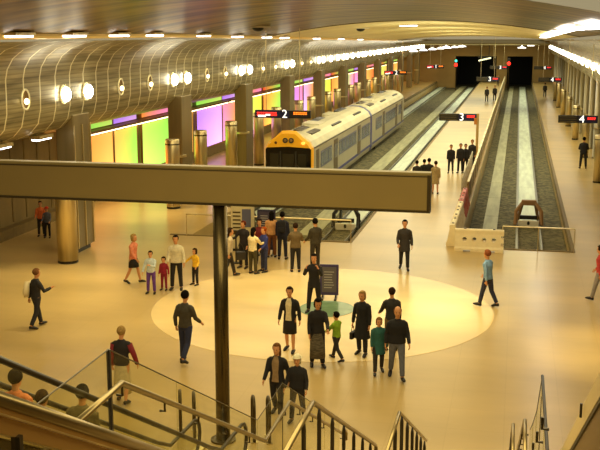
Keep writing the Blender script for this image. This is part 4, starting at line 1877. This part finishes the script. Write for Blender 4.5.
def pack_on(root, J, label, c=hexc(24, 22, 24), sc_=1.):
    p = world(root, J['chest'] + V((0, -.135 * sc_ - .09, -.02)))
    t = thing('backpack', label, 'backpack', p, root.rotation_euler.z)
    bm = NB()
    box(bm, -.15 * sc_, .15 * sc_, -.09, .08, -.24 * sc_, .22 * sc_, .05)
    obj('sack', bm, cm(c), t)
    bm = NB()
    box(bm, -.11 * sc_, .11 * sc_, -.13, -.07, -.2 * sc_, -.02 * sc_, .025)
    obj('front_pocket', bm, cm(c), t)
    for s in (-1, 1):
        bm = NB()
        tube(bm, [(s * .1, .07, .17 * sc_), (s * .11, .15, .2 * sc_), (s * .11, .27, .12 * sc_)], .014, 6)
        obj('strap', bm, cm(c), t)


BLK = hexc(26, 22, 20)
DK = hexc(44, 38, 30)
BRH = hexc(58, 38, 20)
BLKH = hexc(24, 18, 12)
BLD = hexc(200, 160, 90)
GRY = hexc(170, 160, 140)
WALK = dict(leg_l=(15, 3), leg_r=(-10, 18), arm_l=(-18, 9, 12, 0), arm_r=(20, 9, 22, 0), lean=3)
WALK2 = dict(leg_l=(-16, 24), leg_r=(22, 4), arm_l=(20, 9, 22, 0), arm_r=(-18, 9, 12, 0), lean=3)
FWDL = dict(arm_l=(30, 8, 70, 20), arm_r=(28, 8, 65, 25))
ALONG = dict(arm_l=(4, 7, 12, 0), arm_r=(2, 7, 14, 0))

r1, j1 = person(-13.19, 25.4, -35, 1.68, 'person in a dark suit striding with a white bag slung on the shoulder', hexc(40, 36, 34), hexc(38, 36, 38), hexc(150, 100, 60), **{**WALK, 'arm_r': (25, 14, 80, 10)})
p = world(r1, j1['shl'] + V((-.02, -.12, .03)))
t = thing('shoulder_bag', 'white bag slung over the shoulder of the striding man in a dark suit', 'bag', p, r1.rotation_euler.z)
bm = NB()
tube(bm, [(-.02, .2, -.32), (0, .08, -.02), (.02, -.06, -.05), (.04, -.12, -.3), (.05, -.12, -.45)], [(.05, .03), (.07, .035), (.09, .05), (.11, .07), (.08, .05)], 10, up=V((1, 0, 0)))
obj('pouch', bm, mat('bag_white', rgb(235, 215, 165), .6), t, True)
bm = NB()
tube(bm, [(.0, .2, -.32), (.2, .2, -.5)], .012, 6)
obj('strap', bm, mat('bag_white', rgb(235, 215, 165), .6), t)

person(-12.42, 30.9, -100, 1.64, 'person in a salmon pink top and black skirt walking barelegged', hexc(222, 132, 92), BLK, BLD, 'bob', skirt=(.42, BLK, .02), legs_bare=True, **WALK)
person(-11.36, 29.75, 185, 1.36, 'child in a pale blue jacket and purple trousers with dark gloves', hexc(196, 206, 206), hexc(100, 56, 140), BRH, 'short', arm_l=(35, 4, 85, 35), arm_r=(12, 18, 20, 0), skin=SKIN, spread=.03)
person(-11.1, 30.25, 175, 1.06, 'small child dressed all in crimson beside the man in a white jacket', hexc(150, 26, 48), hexc(140, 22, 44), BRH, 'short', arm_l=(5, 20, 10, 0), arm_r=(5, 10, 15, 0), shoes=hexc(60, 20, 20))
person(-10.72, 30.4, 188, 1.76, 'person in a loose white jacket and black trousers standing with the children', hexc(212, 200, 164), BLK, BLKH, 'short', build=1.25, arm_l=(8, 16, 20, 0), arm_r=(10, 14, 30, 10), spread=.035)
person(-10.3, 31.1, 150, 1.2, 'child in a bright yellow jacket reaching one arm out', hexc(240, 190, 40), BLK, BRH, 'bob', arm_l=(10, 24, 40, 0), arm_r=(30, 45, 20, 0), spread=.03)

# the queue behind the pole
q, jq = person(-9.5, 32.4, -70, 1.68, 'person in a white sleeveless top half hidden behind the sign pole', hexc(196, 176, 138), DK, BRH, 'long', **{**WALK, 'arm_r': (-10, 8, 10, 0)})
bag_at(world(q, j1['wrr'] + V((.05, 0, .1))), q.rotation_euler.z, 'large black bag hanging beside the person behind the sign pole', .34, .3, .14)
person(-9.38, 33.85, 165, 1.66, 'person in a black shirt reaching an arm towards the thin post', hexc(30, 20, 16), BLK, hexc(120, 50, 24), 'short', arm_r=(25, 22, 60, 0), arm_l=(5, 8, 20, 0), turn=-15)
person(-8.82, 33.0, -25, 1.6, 'person in a cream jumper and olive trousers with long black hair', hexc(238, 216, 158), hexc(70, 62, 32), BLKH, 'long', arm_r=(38, 10, 50, 10), arm_l=(10, 8, 30, 0), lean=4)
person(-8.5, 33.4, 135, 1.56, 'red-haired person in a blue jumper and jeans facing the cream jumper', hexc(36, 44, 110), hexc(48, 52, 84), hexc(190, 88, 30), 'short', arm_r=(30, 8, 60, 20), arm_l=(20, 10, 40, 0))
person(-8.95, 34.5, 180, 1.62, 'person in a maroon top standing behind the cream and blue jumpers', hexc(110, 24, 22), BLK, BRH, 'short', **ALONG)
person(-8.8, 35.7, 10, 1.7, 'person in a tan top and brown trousers with very long black hair', hexc(206, 150, 92), hexc(120, 70, 32), BLKH, 'long', **ALONG)
q, jq = person(-8.33, 35.45, 5, 1.74, 'person in dark navy clothes wearing a black backpack at the balustrade', hexc(26, 28, 48), hexc(22, 24, 42), BLKH, 'short', build=1.1, **ALONG)
pack_on(q, jq, 'black backpack on the back of the navy-clothed person')
person(-7.42, 33.6, 15, 1.7, 'person in a short brown jacket and black trousers seen from behind', hexc(104, 84, 48), BLK, BRH, 'short', arm_l=(25, 14, 70, 20), arm_r=(25, 14, 70, 20), build=1.15)
person(-6.85, 34.3, 40, 1.76, 'tall person in a long dark olive shirt beside the track end', hexc(58, 50, 30), hexc(50, 42, 28), BLKH, 'short', build=1.15, arm_l=(15, 10, 40, 0), arm_r=(5, 8, 12, 0))

# central figures
person(-5.76, 28.68, 180, 1.74, 'person in a black coat raising both hands to the face by the notice board', hexc(20, 17, 16), hexc(18, 16, 16), BLKH, 'short', coat=.12, arm_l=(48, 16, 108, 24), arm_r=(48, 16, 108, 24), spread=.05, hat=None)
q, jq = person(-8.05, 23.4, -12, 1.82, 'person walking away in a dark grey jacket, navy trousers and boots', hexc(66, 60, 46), hexc(34, 38, 66), BLKH, 'short', shoes=hexc(22, 18, 14), leg_l=(6, 6), leg_r=(-14, 26), arm_l=(-12, 14, 30, 0), arm_r=(14, 14, 40, 0))
person(-3.71, 34.75, 185, 1.76, 'lone person in a long dark coat walking on the bright floor', hexc(48, 42, 36), hexc(34, 30, 26), BLKH, 'short', coat=.22, leg_l=(8, 3), leg_r=(-10, 20), arm_l=(-8, 12, 25, 0), arm_r=(8, 12, 45, 10))
person(-.66, 30.4, 60, 1.73, 'person in a light blue shirt and dark trousers walking near the cream barrier', hexc(118, 150, 176), hexc(36, 38, 62), hexc(160, 90, 50), 'short', **WALK)
# trio with the open jacket
person(-5.63, 24.8, 175, 1.7, 'person in an open black jacket over a white top and black skirt', BLK, BLK, BRH, 'short', vest=hexc(226, 208, 160), skirt=(.5, BLK, .01), legs_bare=True, arm_l=(-6, 14, 10, 0), arm_r=(6, 14, 12, 0), leg_l=(10, 6), leg_r=(-6, 12))
M_tart = mat('tartan_cloth', rgb(92, 84, 66), .8, noise=.5, scale=9, stretch=(1, 1, 4))
q, jq = person(-4.68, 23.75, -160, 1.72, 'person in a black jacket and patterned grey skirt beside the child in green', BLK, BLK, BLKH, 'bob', skirt=(.78, M_tart, .02), arm_l=(30, 10, 40, 10), arm_r=(8, 8, 20, 0), nod=15, leg_l=(5, 3), leg_r=(-4, 8))
person(-4.3, 24.35, 60, 1.27, 'child in a lime green vest and dark sleeves walking beside the patterned skirt', hexc(136, 172, 34), DK, BLKH, 'short', arm_l=(35, 12, 30, 0), arm_r=(40, 10, 30, 0), leg_l=(-18, 22), leg_r=(20, 4))
q, jq = person(-3.72, 24.9, 165, 1.67, 'blond person in a knee-length black coat carrying a handbag', hexc(20, 18, 16), BLK, BLD, 'bob', coat=.42, arm_l=(4, 10, 10, 0), arm_r=(-4, 14, 10, 0), leg_l=(6, 4), leg_r=(-4, 8))
bag_at(world(q, jq['wrr'] + V((0, 0, -.07))), q.rotation_euler.z, 'black handbag held by the blond person in the knee-length coat', .26, .2, .1, strap=.16)
person(-3.02, 25.45, 10, 1.66, 'person in a charcoal jacket half hidden behind the grey-haired man', hexc(40, 36, 32), hexc(110, 88, 50), BRH, 'short', arm_l=(15, 20, 50, 0), arm_r=(5, 8, 10, 0))
person(-2.62, 23.3, -170, 1.77, 'balding person in a black jacket and grey-blue jeans walking to the stairs', hexc(22, 20, 20), hexc(98, 100, 108), hexc(120, 84, 50), 'bald', build=1.2, leg_l=(16, 4), leg_r=(-12, 16), arm_l=(10, 14, 30, 0), arm_r=(-6, 14, 20, 0))
person(-3.1, 23.55, -165, 1.4, 'person in a teal coat walking beside the balding person', hexc(38, 92, 84), DK, hexc(150, 110, 60), 'bob', coat=.25, leg_l=(-10, 16), leg_r=(14, 4), **ALONG)
# at the foot of the stairs
person(-4.9, 20.3, 175, 1.62, 'brown-haired person in black with a pale scarf nearest the stair glass', BLK, BLK, hexc(140, 92, 44), 'long', vest=hexc(150, 120, 80), arm_l=(-10, 16, 20, 0), arm_r=(14, 10, 30, 0), leg_l=(12, 4), leg_r=(-10, 18))
person(-4.4, 20.1, 178, 1.46, 'white-haired person in a black jacket behind the stair glass peak', BLK, BLK, hexc(240, 226, 180), 'bob', hat=hexc(244, 232, 190), build=1.25, arm_l=(10, 16, 30, 0), arm_r=(10, 16, 30, 0), leg_l=(-8, 14), leg_r=(10, 4))
person(-8.55, 20.4, 5, 1.72, 'person in a black vest, red sleeves and pale skirt beside the glass', hexc(34, 28, 28), DK, BLD, 'bun', skirt=(.8, hexc(206, 188, 140), .03), legs_bare=True, arm_l=(0, 10, 12, 0), arm_r=(4, 22, 16, 0), leg_l=(8, 4), leg_r=(-8, 14))
# red sleeves of the last figure
last = [o for o in bpy.data.objects if o.get('label', '').startswith('person in a black vest, red')][0]
J0 = joints(dict(arm_l=(0, 10, 12, 0), arm_r=(4, 22, 16, 0), leg_l=(8, 4), leg_r=(-8, 14)))
low0 = min(J0[q_].z - o_ for q_, o_ in (('ankl', .085), ('ankr', .085), ('toel', .03), ('toer', .03)))
for s_ in 'lr':
    bm = NB()
    kk = 1.72 / 1.75
    tube(bm, [(J0[q_ + s_] - V((0, 0, low0))) * kk for q_ in ('sh', 'elb', 'wr')], [.078 * kk, .062 * kk, .048 * kk], 10, up=V((0, 1, 0)))
    obj('sleeve', bm, cm(hexc(130, 28, 34)), last, True)
person(2.78, 31.85, 60, 1.72, 'person in grey trousers and a red and yellow top at the right edge', hexc(196, 60, 50), hexc(150, 140, 130), BRH, 'short', **WALK)
# seated pair by the left wall
person(-19.12, 37.6, -160, 1.42, 'person in an orange top standing by the left wall', hexc(236, 120, 56), DK, BRH, 'short', arm_l=(30, 8, 60, 10), arm_r=(20, 8, 50, 0))
person(-18.72, 37.35, -170, 1.24, 'small figure in a red cap and pale blue top by the left wall', hexc(96, 100, 110), BLK, BRH, 'short', hat=hexc(214, 60, 24), arm_l=(20, 8, 40, 0), arm_r=(20, 8, 40, 0))
# platform people
person(-3.76, 60.4, 180, 1.66, 'leftmost of the dark figures under the number 3 display', BLK, BLK, BLKH, 'short', fine=False, **ALONG)
person(-3.2, 60.6, 170, 1.72, 'second dark figure from the left under the number 3 display', BLK, BLK, BLKH, 'short', fine=False, **ALONG)
person(-2.92, 60.8, 190, 1.68, 'third dark figure from the left under the number 3 display', BLK, BLK, BLKH, 'short', fine=False, **ALONG)
person(-2.6, 62.6, 160, 1.76, 'dark figure closest to the sign post and the fence', hexc(36, 28, 22), BLK, hexc(130, 80, 40), 'short', fine=False, coat=.3, **ALONG)
person(-4.02, 52.2, 0, 1.68, 'person in a beige coat with bare legs near the end of the sign board', hexc(170, 146, 96), hexc(150, 100, 50), BRH, 'short', coat=.35, legs_bare=True, fine=False, **ALONG)
person(-5.05, 52.7, 10, 1.62, 'leftmost dark head showing above the end of the sign board', DK, BLK, BLKH, 'short', fine=False, **ALONG)
person(-4.72, 53.3, -10, 1.62, 'middle dark head showing above the end of the sign board', BLK, BLK, BLKH, 'short', fine=False, **ALONG)
person(-4.42, 52.8, 0, 1.74, 'tallest of the dark heads above the sign board, in a black jacket', BLK, BLK, BLKH, 'short', fine=False, build=1.15, **ALONG)
person(4.16, 64.2, 0, 1.9, 'person in a black jacket with a pale belt alone on the right platform', BLK, BLK, BLKH, 'short', build=1.2, spread=.04, arm_l=(10, 14, 70, 20), arm_r=(10, 14, 70, 20))
person(3.5, 136, 0, 1.8, 'distant dark figure far up the right platform', DK, BLK, BLKH, 'short', fine=False, **ALONG)
person(-3.66, 125, 180, 1.8, 'left of two distant dark figures far up the middle platform', DK, BLK, BLKH, 'short', fine=False, **ALONG)
person(-2.75, 127, 180, 1.86, 'right of two distant dark figures far up the middle platform', DK, BLK, BLKH, 'short', fine=False, **ALONG)
person(-3.1, 163, 180, 1.7, 'tiny distant figure before the wall between the tunnels', hexc(70, 40, 30), BLK, BLKH, 'short', fine=False, **ALONG)
# escalator riders
fE = lambda y: 9.96 - .56 * y - 1.45


def rider(x, y, ztop, label, top, hair, **kw):
    yy = 3.2 + .4 * math.floor((y - 3.2) / .4) + .2
    zs = 9.96 - .56 * (yy - .2) - 1.45
    person(x, yy, 0, max(1.3, ztop - zs), label, top, DK, hair, 'short', z=zs, shoes=DK, **kw)


rider(-5.4, 9.8, 4.53, 'dark-haired rider in an orange top highest on the escalator', hexc(190, 110, 56), BLKH, leg_l=(2, 4), **ALONG)
rider(-5.5, 10.7, 3.9, 'rider in a brown top between the two other escalator riders', hexc(120, 90, 50), BRH, leg_l=(2, 4), **ALONG)
rider(-5.35, 11.3, 3.78, 'rider in a grey-olive top lowest of those on the escalator', hexc(96, 84, 54), BLKH, leg_l=(2, 4), **ALONG)
# ------------------------------------------------------------------ light
def area(name, loc, sx, sy, power, color, rot=(0, 0, 0)):
    l = bpy.data.lights.new(name, 'AREA')
    l.shape = 'RECTANGLE'
    l.size = sx
    l.size_y = sy
    l.energy = power
    l.color = color
    o = bpy.data.objects.new(name, l)
    C.objects.link(o)
    o.location = loc
    o.rotation_euler = rot
    return o


WARM = (1, .83, .43)
FARL = (.96, .95, .64)
area('hall_fill', (-6, 28, 7.9), 15, 16, 1250, WARM)  # unseen fill panels added under the ceiling to light the hall
area('hall_fill', (-8, 48, 7.9), 12, 16, 1000, WARM)
area('hall_fill', (-5, 75, 7.6), 14, 34, 2700, FARL)
area('hall_fill', (-5, 115, 7.0), 14, 40, 3100, FARL)
area('hall_fill', (-5, 152, 6.5), 14, 40, 3000, FARL)
area('stair_fill', (-3, 12, 7.6), 9, 7, 600, WARM)  # unseen fill added to brighten the stairs and their rails
area('escalator_fill', (1.6, 7.5, 8.0), 2, 5, 110, WARM)  # fill added to brighten the capping of the right escalator


def spot(loc, tgt, power, ang, color=WARM, blend=.8, size=.3):
    l = bpy.data.lights.new('spot_light', 'SPOT')
    l.energy = power
    l.spot_size = R(ang)
    l.spot_blend = blend
    l.color = color
    l.shadow_soft_size = size
    o = bpy.data.objects.new('spot_light', l)
    C.objects.link(o)
    o.location = loc
    d = V(tgt) - V(loc)
    o.rotation_euler = d.to_track_quat('-Z', 'Y').to_euler()


spot((-2.5, 29, 7.9), (-2.0, 29.6, 0), 1300, 40)
spot((-2.1, 29.2, 7.9), (-2.0, 29.6, 0), 1500, 17, blend=1)  # tight spot added to imitate the hot reflection on the disc
spot((-13.5, 33, 7.4), (-15.5, 29.5, 0), 1700, 60)
for yy in (62, 76, 90, 106):  # unseen uplights added in mid-air to brighten the vault
    spot((-5.5, yy, 4.6), (-5.5, yy + 1, 9), 650, 150, FARL, 1, .01)
spot((-8.5, 32, 7.9), (-7.8, 32, 0), 900, 50)
spot((2.0, 25.5, 7.9), (2.8, 26.5, 0), 1500, 42)
spot((-11, 27, 7.9), (-12, 27, 0), 700, 50)
spot((-17, 44, 4.5), (-17.5, 44, 0), 600, 100)

w = bpy.data.worlds.new('world')
bpy.context.scene.world = w
w.use_nodes = True
w.node_tree.nodes['Background'].inputs[0].default_value = (1, .82, .46, 1)
w.node_tree.nodes['Background'].inputs[1].default_value = .32

sc = bpy.context.scene
sc.view_settings.view_transform = 'Standard'
sc.view_settings.look = 'None'
sc.view_settings.exposure = .14
sc.view_settings.gamma = 1
